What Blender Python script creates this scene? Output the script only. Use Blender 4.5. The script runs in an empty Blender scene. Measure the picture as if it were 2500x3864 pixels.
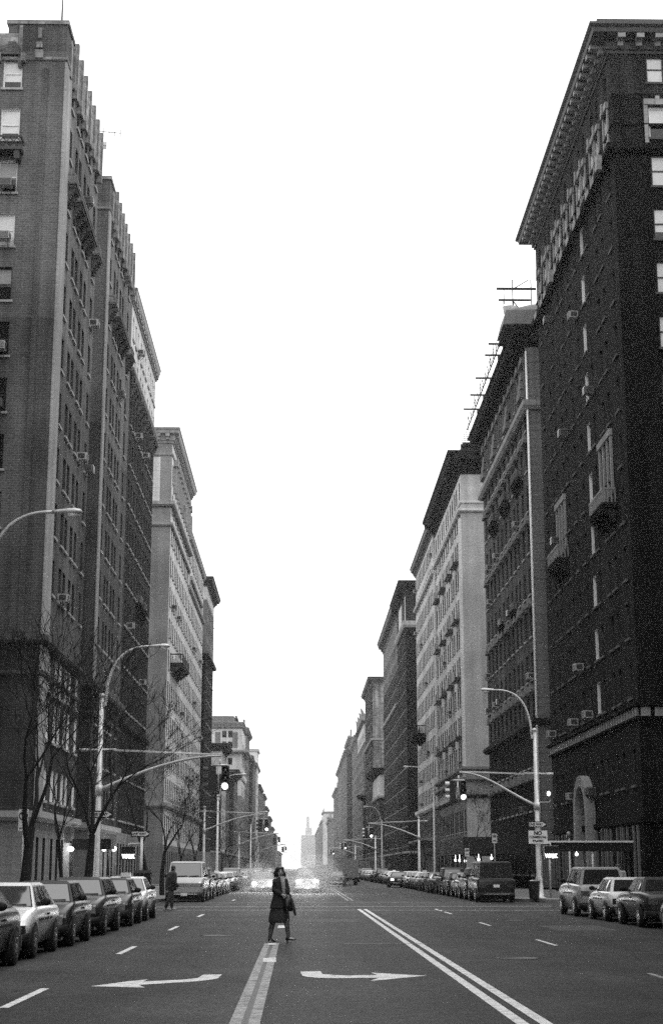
import bpy, math, random
import numpy as np
from mathutils import Vector, Matrix

rnd = random.Random(11)
sc = bpy.context.scene
COL = sc.collection

# ------------------------------------------------------------------ camera
CAM_H = 1.65
cam_d = bpy.data.cameras.new('camera')
cam = bpy.data.objects.new('camera', cam_d); COL.objects.link(cam)
cam_d.sensor_fit = 'VERTICAL'; cam_d.sensor_height = 36.0; cam_d.sensor_width = 24.0
cam_d.lens = 54.21
cam_d.clip_start = 0.1; cam_d.clip_end = 9000
right = Vector((0.99981379, -0.01929709, 0)); up = Vector((-0.00434871, -0.22531385, 0.97427653)); fwd = Vector((0.0188007, 0.97409511, 0.22535582))
mw = Matrix((right, up, -fwd)).transposed().to_4x4(); mw.translation = Vector((0, 0, CAM_H))
cam.matrix_world = mw
sc.camera = cam

# ------------------------------------------------------------------ sky and sun (overcast winter day)
SUN_EL, SUN_AZ = math.radians(68), math.radians(105)       # azimuth from +Y, clockwise
w = bpy.data.worlds.new('World'); sc.world = w; w.use_nodes = True
nt = w.node_tree; nt.nodes.clear()
sky = nt.nodes.new('ShaderNodeTexSky'); sky.sky_type = 'NISHITA'; sky.sun_disc = False
sky.sun_elevation = SUN_EL; sky.sun_rotation = SUN_AZ; sky.dust_density = 6; sky.air_density = 2
bw = nt.nodes.new('ShaderNodeRGBToBW')
mixs = nt.nodes.new('ShaderNodeMix'); mixs.data_type = 'FLOAT'
mixs.inputs[0].default_value = 0.85; mixs.inputs[3].default_value = 8.0
bg = nt.nodes.new('ShaderNodeBackground'); bg.inputs[1].default_value = 0.12
wo = nt.nodes.new('ShaderNodeOutputWorld')
nt.links.new(sky.outputs[0], bw.inputs[0]); nt.links.new(bw.outputs[0], mixs.inputs[2])
nt.links.new(mixs.outputs[0], bg.inputs[0]); nt.links.new(bg.outputs[0], wo.inputs[0])

sl = bpy.data.lights.new('sun', 'SUN'); sl.energy = 0.6; sl.angle = math.radians(25); sl.color = (1, 1, 1)
sun = bpy.data.objects.new('sun', sl); COL.objects.link(sun)
sd = Vector((math.sin(SUN_AZ) * math.cos(SUN_EL), math.cos(SUN_AZ) * math.cos(SUN_EL), math.sin(SUN_EL)))
sun.rotation_euler = sd.to_track_quat('Z', 'Y').to_euler()
sun.location = (0, 0, 120)

vs = sc.view_settings
vs.view_transform = 'Standard'; vs.look = 'None'; vs.exposure = 1.1; vs.gamma = 1.0; vs.use_curve_mapping = False
cy = sc.cycles
cy.max_bounces = 5; cy.diffuse_bounces = 3; cy.glossy_bounces = 3; cy.transmission_bounces = 2; cy.volume_bounces = 0
cy.use_denoising = False; cy.sample_clamp_indirect = 5.0; cy.sample_clamp_direct = 1.6
cy.caustics_reflective = False; cy.caustics_refractive = False

# ------------------------------------------------------------------ helpers
def link(o):
    COL.objects.link(o); return o

def tag(o, label=None, cat=None, group=None, kind=None):
    if label: o['label'] = label
    if cat: o['category'] = cat
    if group: o['group'] = group
    if kind: o['kind'] = kind
    return o

def empty(name, loc=(0, 0, 0), rz=0.0, label=None, cat=None, group=None):
    o = link(bpy.data.objects.new(name, None)); o.location = loc; o.rotation_euler = (0, 0, rz)
    o.empty_display_size = 0.2
    return tag(o, label, cat, group)

def put(name, me, parent=None, loc=(0, 0, 0), rz=0.0):
    o = link(bpy.data.objects.new(name, me)); o.location = loc; o.rotation_euler = (0, 0, rz)
    if parent: o.parent = parent
    return o

def copy_tree(o, parent=None):
    c = o.copy(); link(c)
    if parent: c.parent = parent
    for ch in list(o.children): copy_tree(ch, c)
    return c

class MB:
    def __init__(s): s.v = []; s.f = []; s.m = []; s.s = []
    def face(s, pts, mi=0, sm=False):
        n = len(s.v); s.v.extend([tuple(p) for p in pts]); s.f.append(tuple(range(n, n + len(pts)))); s.m.append(mi); s.s.append(sm)
    def box(s, x0, x1, y0, y1, z0, z1, mi=0, top=None):
        if x0 > x1: x0, x1 = x1, x0
        if y0 > y1: y0, y1 = y1, y0
        a = [(x0, y0, z0), (x1, y0, z0), (x1, y1, z0), (x0, y1, z0), (x0, y0, z1), (x1, y0, z1), (x1, y1, z1), (x0, y1, z1)]
        n = len(s.v); s.v.extend(a)
        for k, q in enumerate(((0, 3, 2, 1), (4, 5, 6, 7), (0, 1, 5, 4), (1, 2, 6, 5), (2, 3, 7, 6), (3, 0, 4, 7))):
            s.f.append(tuple(n + i for i in q)); s.m.append(top if (top is not None and k == 1) else mi); s.s.append(False)
    def rings(s, rs, mi=0, sm=True, cap=True, closed=True):
        n = len(s.v); k = len(rs[0])
        for r in rs: s.v.extend([tuple(p) for p in r])
        for i in range(len(rs) - 1):
            for j in range(k if closed else k - 1):
                a = n + i * k + j; b = n + i * k + (j + 1) % k
                s.f.append((a, b, b + k, a + k)); s.m.append(mi); s.s.append(sm)
        if cap:
            s.f.append(tuple(n + j for j in reversed(range(k)))); s.m.append(mi); s.s.append(False)
            m = n + (len(rs) - 1) * k
            s.f.append(tuple(m + j for j in range(k))); s.m.append(mi); s.s.append(False)
    def tube(s, pts, rad, n=8, mi=0, cap=True, sy=1.0):
        pts = [Vector(p) for p in pts]
        if not isinstance(rad, (list, tuple)): rad = [rad] * len(pts)
        rs = []; ref = None
        for i, p in enumerate(pts):
            t = (pts[min(i + 1, len(pts) - 1)] - pts[max(i - 1, 0)])
            t = t.normalized() if t.length > 1e-9 else Vector((0, 0, 1))
            if ref is None:
                ref = Vector((1, 0, 0)) if abs(t.x) < 0.9 else Vector((0, 1, 0))
            b = t.cross(ref).normalized(); ref = b.cross(t).normalized()
            rs.append([p + (ref * math.cos(2 * math.pi * j / n) + b * math.sin(2 * math.pi * j / n) * sy) * rad[i] for j in range(n)])
        s.rings(rs, mi, True, cap)
    def lathe(s, prof, c=(0, 0, 0), n=16, mi=0, axis='z', cap=True):
        rs = []
        for r, h in prof:
            ring = []
            for j in range(n):
                a = 2 * math.pi * j / n; x, y = r * math.cos(a), r * math.sin(a)
                p = (x, y, h) if axis == 'z' else ((h, x, y) if axis == 'x' else (x, h, y))
                ring.append((p[0] + c[0], p[1] + c[1], p[2] + c[2]))
            rs.append(ring)
        s.rings(rs, mi, True, cap)
    def ell(s, c, r, mi=0, n=14, m=9):
        s.rings([[(c[0] + r[0] * math.sin(p) * math.cos(t), c[1] + r[1] * math.sin(p) * math.sin(t), c[2] + r[2] * math.cos(p))
                  for t in [2 * math.pi * j / n for j in range(n)]] for p in [0.02 + (math.pi - 0.04) * i / m for i in range(m + 1)]], mi)
    def mesh(s, name, mats):
        me = bpy.data.meshes.new(name)
        me.from_pydata(s.v, [], s.f)
        for m in mats: me.materials.append(m)
        n = len(s.f)
        me.polygons.foreach_set('material_index', s.m)
        me.polygons.foreach_set('use_smooth', s.s)
        me.update()
        if n:
            nor = np.empty(n * 3, 'f'); me.polygons.foreach_get('normal', nor); nor = np.abs(nor.reshape(-1, 3))
            tot = np.empty(n, 'i'); me.polygons.foreach_get('loop_total', tot)
            ax = np.repeat(nor.argmax(1), tot)
            vi = np.empty(len(me.loops), 'i'); me.loops.foreach_get('vertex_index', vi)
            co = np.array(s.v, 'f')[vi]
            uv = np.where((ax == 0)[:, None], co[:, [1, 2]], np.where((ax == 1)[:, None], co[:, [0, 2]], co[:, [0, 1]]))
            ul = me.uv_layers.new(name='UVMap'); ul.data.foreach_set('uv', uv.astype('f').ravel())
        return me
    def obj(s, name, mats, parent=None, loc=(0, 0, 0), rz=0.0):
        if not isinstance(mats, (list, tuple)): mats = [mats]
        return put(name, s.mesh(name, mats), parent, loc, rz)

def bits(b, name, mats, parent, gap=.03):
    """build every separate cluster of a mesh builder as a part of its own"""
    par = list(range(len(b.v)))
    def find(i):
        while par[i] != i: par[i] = par[par[i]]; i = par[i]
        return i
    for f in b.f:
        for i in f[1:]: par[find(i)] = find(f[0])
    comp = {}
    for k, f in enumerate(b.f): comp.setdefault(find(f[0]), []).append(k)
    cl = []
    for fs in comp.values():
        vs_ = np.array([b.v[i] for k in fs for i in b.f[k]]); cl.append([fs, vs_.min(0) - gap, vs_.max(0) + gap])
    done = False
    while not done:
        done = True; out = []
        for c in cl:
            for o in out:
                if (c[1] <= o[2]).all() and (o[1] <= c[2]).all(): o[0] = o[0] + c[0]; o[1] = np.minimum(o[1], c[1]); o[2] = np.maximum(o[2], c[2]); done = False; break
            else: out.append(c)
        cl = out
    for fs, _, _ in cl:
        m = MB()
        for k in fs: m.face([b.v[i] for i in b.f[k]], b.m[k], b.s[k])
        m.obj(name, mats, parent)

# ------------------------------------------------------------------ materials (a grey world: the photograph is black and white)
def g(v, a=1.0): return (v, v, v, a)
def base_mat(name):
    m = bpy.data.materials.new(name); m.use_nodes = True
    return m, m.node_tree, m.node_tree.nodes['Principled BSDF']
def N(t, kind, **kw):
    n = t.nodes.new(kind)
    for k, v in kw.items(): setattr(n, k, v)
    return n
def plain(name, c, rough=0.6, metal=0.0, coat=0.0, spec=0.5, noise=0.0, nscale=6.0, bump=0.0):
    m, t, p = base_mat(name)
    p.inputs['Base Color'].default_value = g(c); p.inputs['Roughness'].default_value = rough; p.inputs['Metallic'].default_value = metal
    p.inputs['Coat Weight'].default_value = coat; p.inputs['Specular IOR Level'].default_value = spec
    if coat: p.inputs['Coat Roughness'].default_value = 0.06 if not name.startswith('car paint') else 0.16
    if noise:
        tc = N(t, 'ShaderNodeTexCoord'); nz = N(t, 'ShaderNodeTexNoise'); nz.inputs['Scale'].default_value = nscale; nz.inputs['Detail'].default_value = 6
        mr = N(t, 'ShaderNodeMapRange'); mr.inputs[3].default_value = c * (1 - noise); mr.inputs[4].default_value = c * (1 + noise)
        mr.inputs[1].default_value = 0.25; mr.inputs[2].default_value = 0.75
        t.links.new(tc.outputs['Object'], nz.inputs['Vector']); t.links.new(nz.outputs[0], mr.inputs[0]); t.links.new(mr.outputs[0], p.inputs['Base Color'])
    return m
def brick(name, c1, c2, mort, stain=0.35, bw_=0.42, bh=0.14, patch=0.25):
    """bricks with mortar joints, large soft weathering and vertical rain streaks"""
    m, t, p = base_mat(name); L = t.links.new
    uv = N(t, 'ShaderNodeUVMap')
    bt = N(t, 'ShaderNodeTexBrick'); bt.inputs['Color1'].default_value = g(c1); bt.inputs['Color2'].default_value = g(c2); bt.inputs['Mortar'].default_value = g(mort)
    bt.inputs['Scale'].default_value = 1.0; bt.inputs['Mortar Size'].default_value = bh * 0.13; bt.inputs['Brick Width'].default_value = bw_; bt.inputs['Row Height'].default_value = bh; bt.inputs['Bias'].default_value = 0.0
    nz = N(t, 'ShaderNodeTexNoise'); nz.inputs['Scale'].default_value = 0.18; nz.inputs['Detail'].default_value = 5
    mp = N(t, 'ShaderNodeMapping'); mp.inputs['Scale'].default_value = (1.3, 0.07, 1)
    st = N(t, 'ShaderNodeTexNoise'); st.inputs['Scale'].default_value = 1.0; st.inputs['Detail'].default_value = 4
    wn = N(t, 'ShaderNodeTexNoise'); wn.inputs['Scale'].default_value = 9.0; wn.inputs['Detail'].default_value = 4
    L(uv.outputs[0], bt.inputs['Vector']); L(uv.outputs[0], nz.inputs['Vector']); L(uv.outputs[0], mp.inputs[0]); L(mp.outputs[0], st.inputs['Vector']); L(uv.outputs[0], wn.inputs['Vector'])
    def rng(src, lo, hi):
        r = N(t, 'ShaderNodeMapRange'); r.inputs[1].default_value = 0.3; r.inputs[2].default_value = 0.7; r.inputs[3].default_value = lo; r.inputs[4].default_value = hi
        L(src, r.inputs[0]); return r.outputs[0]
    def mul(a, b):
        q = N(t, 'ShaderNodeMath', operation='MULTIPLY'); L(a, q.inputs[0]); L(b, q.inputs[1]); return q.outputs[0]
    b2 = N(t, 'ShaderNodeRGBToBW'); L(bt.outputs[0], b2.inputs[0])
    r = mul(mul(mul(b2.outputs[0], rng(nz.outputs[0], 1 - patch, 1 + patch)), rng(st.outputs[0], 1 - stain, 1 + stain * 0.6)), rng(wn.outputs[0], 0.75, 1.25))
    L(r, p.inputs['Base Color']); p.inputs['Roughness'].default_value = 0.9; p.inputs['Specular IOR Level'].default_value = 0.06
    bp = N(t, 'ShaderNodeBump'); bp.inputs['Strength'].default_value = 0.4; bp.inputs['Distance'].default_value = 0.02
    L(b2.outputs[0], bp.inputs['Height']); L(bp.outputs[0], p.inputs['Normal'])
    return m
def stone(name, c, var=0.25): return brick(name, c, c * 0.95, c * 0.86, stain=var, bw_=1.1, bh=0.46, patch=var * 0.7)
def emit(name, st):
    m, t, p = base_mat(name); p.inputs['Base Color'].default_value = g(0.8)
    p.inputs['Emission Color'].default_value = g(1); p.inputs['Emission Strength'].default_value = st
    return m

M = {}
M['glass'] = plain('window glass', 0.012, 0.06, spec=0.5)
M['blind'] = plain('window shade', 0.62, 0.5, coat=0.4, noise=0.15, nscale=1.5)
M['blindg'] = plain('grey window shade', 0.3, 0.5, coat=0.4, noise=0.15, nscale=1.5)
M['fdark'] = plain('dark window frame', 0.02, 0.5)
M['fwhite'] = plain('white window frame', 0.7, 0.5)
M['sill'] = plain('stone sill', 0.3, 0.8, noise=0.3)
M['ac'] = plain('air conditioner case', 0.42, 0.5, noise=0.2)
M['acdark'] = plain('air conditioner grille', 0.03, 0.6)
M['iron'] = plain('black iron', 0.02, 0.5)
M['steel'] = plain('galvanised steel', 0.55, 0.5, metal=0.25, noise=0.15, nscale=5)
M['black'] = plain('black paint', 0.012, 0.45)
M['signwhite'] = plain('white sign enamel', 0.8, 0.4)
M['bark'] = plain('bark', 0.01, 0.95, noise=0.5, nscale=8)
M['roof'] = plain('roof felt', 0.06, 0.9)
M['rubber'] = plain('tyre rubber', 0.012, 0.8)
M['rim'] = plain('wheel rim', 0.4, 0.35, metal=0.7)
M['trim'] = plain('dark bumper plastic', 0.012, 0.6, spec=.2)
M['chrome'] = plain('chrome', 0.75, 0.15, metal=1.0)
M['cglass'] = plain('car window glass', 0.02, 0.03, spec=1.0, coat=1.0)
def ripple(m, sc_, st):
    t = m.node_tree; tc = t.nodes.new('ShaderNodeTexCoord'); nz = t.nodes.new('ShaderNodeTexNoise'); nz.inputs['Scale'].default_value = sc_; nz.inputs['Detail'].default_value = 2
    bp = t.nodes.new('ShaderNodeBump'); bp.inputs['Strength'].default_value = st; bp.inputs['Distance'].default_value = .2
    p = t.nodes['Principled BSDF']; t.links.new(tc.outputs['Object'], nz.inputs['Vector']); t.links.new(nz.outputs[0], bp.inputs['Height']); t.links.new(bp.outputs[0], p.inputs['Normal']); t.links.new(bp.outputs[0], p.inputs['Coat Normal'])
ripple(M['cglass'], .9, .10); ripple(M['glass'], .8, .06)
M['lens'] = plain('lamp lens', 0.25, 0.08, spec=0.8)
M['red'] = plain('tail lamp lens', 0.04, 0.15, spec=0.6)
M['lit'] = emit('lit lamp', 7)
M['headlit'] = emit('lit headlamp', 20)
M['green'] = emit('lit signal lens', 9)
M['walk'] = emit('lit walk letters', 7)
for k, c in dict(white=0.78, dark=0.012, charcoal=0.035, grey=0.13, silver=0.34).items():
    M['p_' + k] = plain('car paint ' + k, c, 0.35, coat=1.0 if c > .1 else .35, spec=.5 if c > .1 else .2)

# ------------------------------------------------------------------ ground
def asphalt():
    m, t, p = base_mat('asphalt'); L = t.links.new
    ge = N(t, 'ShaderNodeNewGeometry')
    f = N(t, 'ShaderNodeTexNoise'); f.inputs['Scale'].default_value = 22; f.inputs['Detail'].default_value = 6; f.inputs['Roughness'].default_value = 0.8
    b = N(t, 'ShaderNodeTexNoise'); b.inputs['Scale'].default_value = 0.35; b.inputs['Detail'].default_value = 5
    mp = N(t, 'ShaderNodeMapping'); mp.inputs['Scale'].default_value = (1.1, 0.03, 1)
    k = N(t, 'ShaderNodeTexNoise'); k.inputs['Scale'].default_value = 1.0; k.inputs['Detail'].default_value = 4
    v = N(t, 'ShaderNodeTexVoronoi'); v.feature = 'DISTANCE_TO_EDGE'; v.inputs['Scale'].default_value = 0.13
    L(ge.outputs['Position'], f.inputs[0]); L(ge.outputs['Position'], b.inputs[0]); L(ge.outputs['Position'], mp.inputs[0]); L(mp.outputs[0], k.inputs[0])
    wv = N(t, 'ShaderNodeMixRGB'); wv.inputs[0].default_value = 0.25
    L(ge.outputs['Position'], wv.inputs[1]); L(b.outputs[1], wv.inputs[2]); L(ge.outputs['Position'], v.inputs['Vector'])
    def rng(src, a0, a1, lo, hi):
        r = N(t, 'ShaderNodeMapRange'); r.inputs[1].default_value = a0; r.inputs[2].default_value = a1; r.inputs[3].default_value = lo; r.inputs[4].default_value = hi
        L(src, r.inputs[0]); return r.outputs[0]
    def mul(a, c):
        q = N(t, 'ShaderNodeMath', operation='MULTIPLY'); L(a, q.inputs[0]); L(c, q.inputs[1]); return q.outputs[0]
    c = mul(mul(rng(f.outputs[0], 0.32, 0.68, 0.002, 0.075), rng(b.outputs[0], 0.3, 0.7, 0.62, 1.3)), rng(k.outputs[0], 0.3, 0.7, 0.7, 1.25))
    c = mul(c, rng(v.outputs[0], 0.0, 0.008, 0.6, 1.0))
    h = N(t, 'ShaderNodeTexNoise'); h.inputs['Scale'].default_value = 4.5; h.inputs['Detail'].default_value = 9; h.inputs['Roughness'].default_value = 0.8
    L(ge.outputs['Position'], h.inputs[0]); c = mul(c, rng(h.outputs[0], 0.35, 0.65, 0.45, 1.5))
    L(c, p.inputs['Base Color']); p.inputs['Roughness'].default_value = 0.62; p.inputs['Specular IOR Level'].default_value = 0.10
    bp = N(t, 'ShaderNodeBump'); bp.inputs['Strength'].default_value = 0.6; bp.inputs['Distance'].default_value = 0.01
    L(f.outputs[0], bp.inputs['Height']); L(bp.outputs[0], p.inputs['Normal'])
    return m
def worn_paint(name, thr=0.5, c=0.72):
    m, t, p = base_mat(name); L = t.links.new
    ge = N(t, 'ShaderNodeNewGeometry'); n1 = N(t, 'ShaderNodeTexNoise'); n1.inputs['Scale'].default_value = 5; n1.inputs['Detail'].default_value = 8; n1.inputs['Roughness'].default_value = 0.75
    L(ge.outputs['Position'], n1.inputs[0])
    r = N(t, 'ShaderNodeMapRange'); r.inputs[1].default_value = thr - 0.12; r.inputs[2].default_value = thr + 0.12; r.inputs[3].default_value = 0.07; r.inputs[4].default_value = c
    L(n1.outputs[0], r.inputs[0]); L(r.outputs[0], p.inputs['Base Color']); p.inputs['Roughness'].default_value = 0.6
    return m
M['asphalt'] = asphalt()
M['paint'] = worn_paint('road paint', 0.40, 0.72)
M['faded'] = worn_paint('faded road paint', 0.5, 0.42)
M['ghost'] = worn_paint('almost gone road paint', 0.58, 0.12)
M['patch'] = plain('asphalt patch', .035, .7, noise=.6, nscale=14)
M['walk_c'] = plain('pavement concrete', 0.16, 0.85, noise=0.35, nscale=1.2)
M['kerb'] = plain('granite kerb', 0.2, 0.8, noise=0.3, nscale=4)

XL, XR = -13.7, 17.8          # building lines
KL, KR = -7.0, 11.55          # kerbs
b = MB(); b.face([(-1500, -60, 0), (1500, -60, 0), (1500, 6000, 0), (-1500, 6000, 0)])
tag(b.obj('road', M['asphalt']), kind='structure')

gapsL = [(71.5, 79.0), (143.0, 152.0), (243.0, 252.0), (343, 352), (446, 455), (549, 558), (652, 661)]
gapsR = [(71.5, 79.3), (152.5, 162.0), (243.5, 257.0), (341, 351), (435, 443), (549, 558), (652, 661)]
def pavements(gaps, kerb, s, far=None):
    y = -40
    for g0, g1 in gaps + [(2600, 2601)]:
        b = MB(); rc = 3.0
        # rounded corners on the street side
        def outline(off):
            pts = [(s * 60, y), ]
            k = abs(kerb) if s > 0 else abs(kerb)
            def corner(cx, cy, a0, a1): return [(s * (cx + (rc - off) * math.cos(a)), cy + (rc - off) * math.sin(a)) for a in [a0 + (a1 - a0) * i / 6 for i in range(7)]]
            kk = abs(kerb)
            p = [(s * 60, y + off)] + [(x, yy) for x, yy in corner(kk + rc, y + rc, -math.pi / 2, -math.pi)] + [(x, yy) for x, yy in corner(kk + rc, g0 - rc, math.pi, math.pi / 2)] + [(s * 60, g0 - off)]
            return p
        o = outline(0); i = outline(0.18)
        b.face([(x, yy, 0.15) for x, yy in i], 0)
        for a in range(len(o) - 1):
            b.face([(*o[a], 0.0), (*o[a + 1], 0.0), (*o[a + 1], 0.15), (*o[a], 0.15)], 1)
            b.face([(*o[a], 0.15), (*o[a + 1], 0.15), (*i[a + 1], 0.15), (*i[a], 0.15)], 1)
        tag(b.obj('pavement', [M['walk_c'], M['kerb']]), kind='structure')
        y = g1; kerb = far or kerb
pavements(gapsL, KL, -1); pavements(gapsR, KR, 1, 10.95)

MARK = []
def strip(pts, wd, mat='paint', z=0.004, name='road_marking'):
    b = MB(); n = len(pts)
    for i in range(n - 1):
        (x0, y0), (x1, y1) = pts[i], pts[i + 1]; d = Vector((x1 - x0, y1 - y0)).normalized(); px, py = -d.y * wd / 2, d.x * wd / 2
        b.face([(x0 - px, y0 - py, z), (x1 - px, y1 - py, z), (x1 + px, y1 + py, z), (x0 + px, y0 + py, z)])
    return tag(b.obj(name, M[mat]), kind='structure')
def poly(pts, mat='paint', z=0.004, name='road_marking'):
    b = MB(); b.face([(x, y, z) for x, y in pts]); return tag(b.obj(name, M[mat]), kind='structure')
strip([(2.42, 8), (2.42, 66.4)], 0.14); strip([(2.68, 8), (2.68, 66.4)], 0.14)
strip([(-0.69, 8), (-0.75, 36.2)], 0.13, 'faded'); strip([(-0.48, 8), (-0.55, 36.2)], 0.13, 'faded')
strip([(-0.585, 8), (-0.65, 36.0)], 0.085, 'ghost', 0.003)
poly([(-0.68, 29.0), (-0.44, 29.0), (-0.46, 30.4), (-0.70, 30.3)], 'paint', 0.008)
poly([(-0.72, 35.4), (-0.56, 35.4), (-0.54, 36.3), (-0.74, 36.3)], 'paint', 0.008)
poly([(-0.66, 45.5), (-0.44, 45.5), (-0.44, 47.6), (-0.66, 47.6)], 'paint')
for k in range(-1, 4): strip([(-3.6, 19.7 + 12.1 * k), (-3.6, 22.8 + 12.1 * k)], 0.12)
for y in (23.0, 35.1, 47.2, 59.3): strip([(5.62, y), (5.62, y + 2.9)], 0.10, 'paint' if y > 30 else 'faded')
strip([(-6.6, 65.2), (11.2, 64.4)], 0.16); strip([(-6.8, 70.4), (11.3, 71.6)], 0.2); strip([(-6.0, 79.0), (11.0, 80.2)], 0.3, 'faded')
strip([(2.5, 84), (2.5, 138)], 0.12, 'faded'); strip([(2.75, 84), (2.75, 138)], 0.12, 'faded')
strip([(-3.6, 84), (-3.6, 87)], 0.12); strip([(5.62, 66.6), (5.62, 63.4)], 0.1)
strip([(0.95, 36.0), (2.85, 36.0)], 0.09, 'faded', 0.008)
strip([(5.9, 32.6), (7.6, 31.6)], 0.12, 'ghost'); strip([(3.2, 41.0), (6.0, 41.4)], 0.1, 'ghost')
for x, y, a_, c_ in ((7.9, 45.5, .9, 2.0), (1.0, 52.0, .9, 1.6)):
    poly([(x - a_, y - c_), (x + a_ * .9, y - c_ * 1.05), (x + a_, y + c_), (x - a_ * .95, y + c_ * .96)], 'patch', .002, 'asphalt_patch')
for x, y in ((4.1, 30.2), (-2.1, 40.5), (6.9, 52.0)):
    b = MB(); b.lathe([(.42, 0.001), (.42, .006), (.36, .007), (.355, .004), (.02, .004)], (x, y, 0), 24); tag(b.obj('manhole_cover', M['iron']), 'round iron manhole cover set in the asphalt', 'manhole cover', 'manhole covers in the roadway')
# turn arrows
def arrow(sx, x0, y0):
    """a curved turn arrow, tail far and near the lane centre, head pointing sideways"""
    T = lambda p: (x0 + sx * p[0], y0 + p[1])
    P = [(0.02, 0.62), (0.62, 0.66), (0.66, 0.22), (1.25, -0.12), (1.62, -0.12), (1.52, 0.42), (3.1, -0.35), (1.52, -1.0), (1.64, -0.56), (1.1, -0.55), (0.55, -0.42), (0.2, -0.1)]
    poly([T(p) for p in P])
def arrow_px(pts):
    poly(pts)
poly([(-3.01, 23.2), (-2.79, 23.7), (-2.57, 24.21), (-2.32, 24.6), (-2.36, 24.14), (-2.09, 24.33), (-1.79, 24.53), (-1.58, 24.89), (-1.55, 25.65), (-1.25, 25.72), (-1.27, 24.81), (-1.35, 24.56), (-1.53, 24.21), (-1.78, 23.96), (-2.06, 23.71), (-2.35, 23.47), (-2.21, 22.93), (-2.53, 23.03)][::-1], name='turn_arrow')
poly([(0.0, 26.38), (0.33, 26.5), (0.35, 25.81), (0.52, 25.53), (0.78, 25.41), (1.22, 25.55), (1.14, 26.12), (1.36, 25.91), (1.64, 25.64), (1.99, 25.34), (1.59, 24.87), (1.28, 24.45), (1.05, 24.21), (1.22, 24.9), (0.82, 24.84), (0.5, 24.82), (0.28, 24.9), (0.12, 25.09), (0.03, 25.37)], name='turn_arrow')

# ------------------------------------------------------------------ building kit
REC = 0.26
WIN = {}
def window_mesh(w, h, frame, var, simple, rec, sl='sill'):
    """frame, meeting rail and sill; pane with or without a drawn shade"""
    key = (w, h, frame, var, simple, rec, sl)
    if key in WIN: return WIN[key]
    b = MB(); t = 0.07 if not simple else 0.0
    if t:
        b.box(-w / 2, -w / 2 + t, -0.07, -0.01, 0, h, 0); b.box(w / 2 - t, w / 2, -0.07, -0.01, 0, h, 0)
        b.box(-w / 2 + t, w / 2 - t, -0.07, -0.01, h - t, h, 0); b.box(-w / 2 + t, w / 2 - t, -0.07, -0.01, 0, t, 0)
    b.box(-w / 2 + t, w / 2 - t, -0.06, -0.015, h * .5 - .035, h * .5 + .035, 0)
    b.box(-w / 2 - .1, w / 2 + .1, -rec - .11, -rec - .003, -.13, 0, 1)
    p = MB()
    cut = {0: 0.0, 1: 0.5, 2: 1.0, 3: 0.75, 4: 0.3, 5: 1.0, 6: 0.55}[var]; bl = 1 if var < 5 else 2
    zc = h * (1 - cut)
    if cut < 1: p.face([(-w / 2, -.012, 0), (w / 2, -.012, 0), (w / 2, -.012, zc), (-w / 2, -.012, zc)], 0)
    if cut > 0: p.face([(-w / 2, -.012, zc), (w / 2, -.012, zc), (w / 2, -.012, h), (-w / 2, -.012, h)], bl)
    fm = M['fwhite'] if frame == 'white' else M['fdark']
    SL = M[sl]
    if simple:
        for i, f in enumerate(p.f): b.face([p.v[k] for k in f], 2 + p.m[i])
        WIN[key] = (b.mesh('window', [fm, SL, M['glass'], M['blind'], M['blindg']]), None)
    else:
        WIN[key] = (b.mesh('window', [fm, SL]), p.mesh('pane', [M['glass'], M['blind'], M['blindg']]))
    return WIN[key]
def ac_mesh(k):
    key = ('ac', k)
    if key not in WIN:
        b = MB(); q = 0 if k == 0 else 2
        b.box(-.34, .34, -.62, 0, 0, .44, q); b.box(-.3, .3, -.635, -.62, .05, .39, 1)
        for i in range(6): b.box(-.29, .29, -.65, -.636, .07 + i * .055, .088 + i * .055, q)
        b.box(-.355, -.34, -.5, -.1, .06, .38, 1); b.box(.34, .355, -.5, -.1, .06, .38, 1)
        b.tube([(-.25, -.55, 0), (-.25, -.2, -.4)], .02, 4, 1); b.tube([(.25, -.55, 0), (.25, -.2, -.4)], .02, 4, 1)
        WIN[key] = b.mesh('air_conditioner', [M['ac'], M['acdark'], M['p_grey']])
    return WIN[key]

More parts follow.
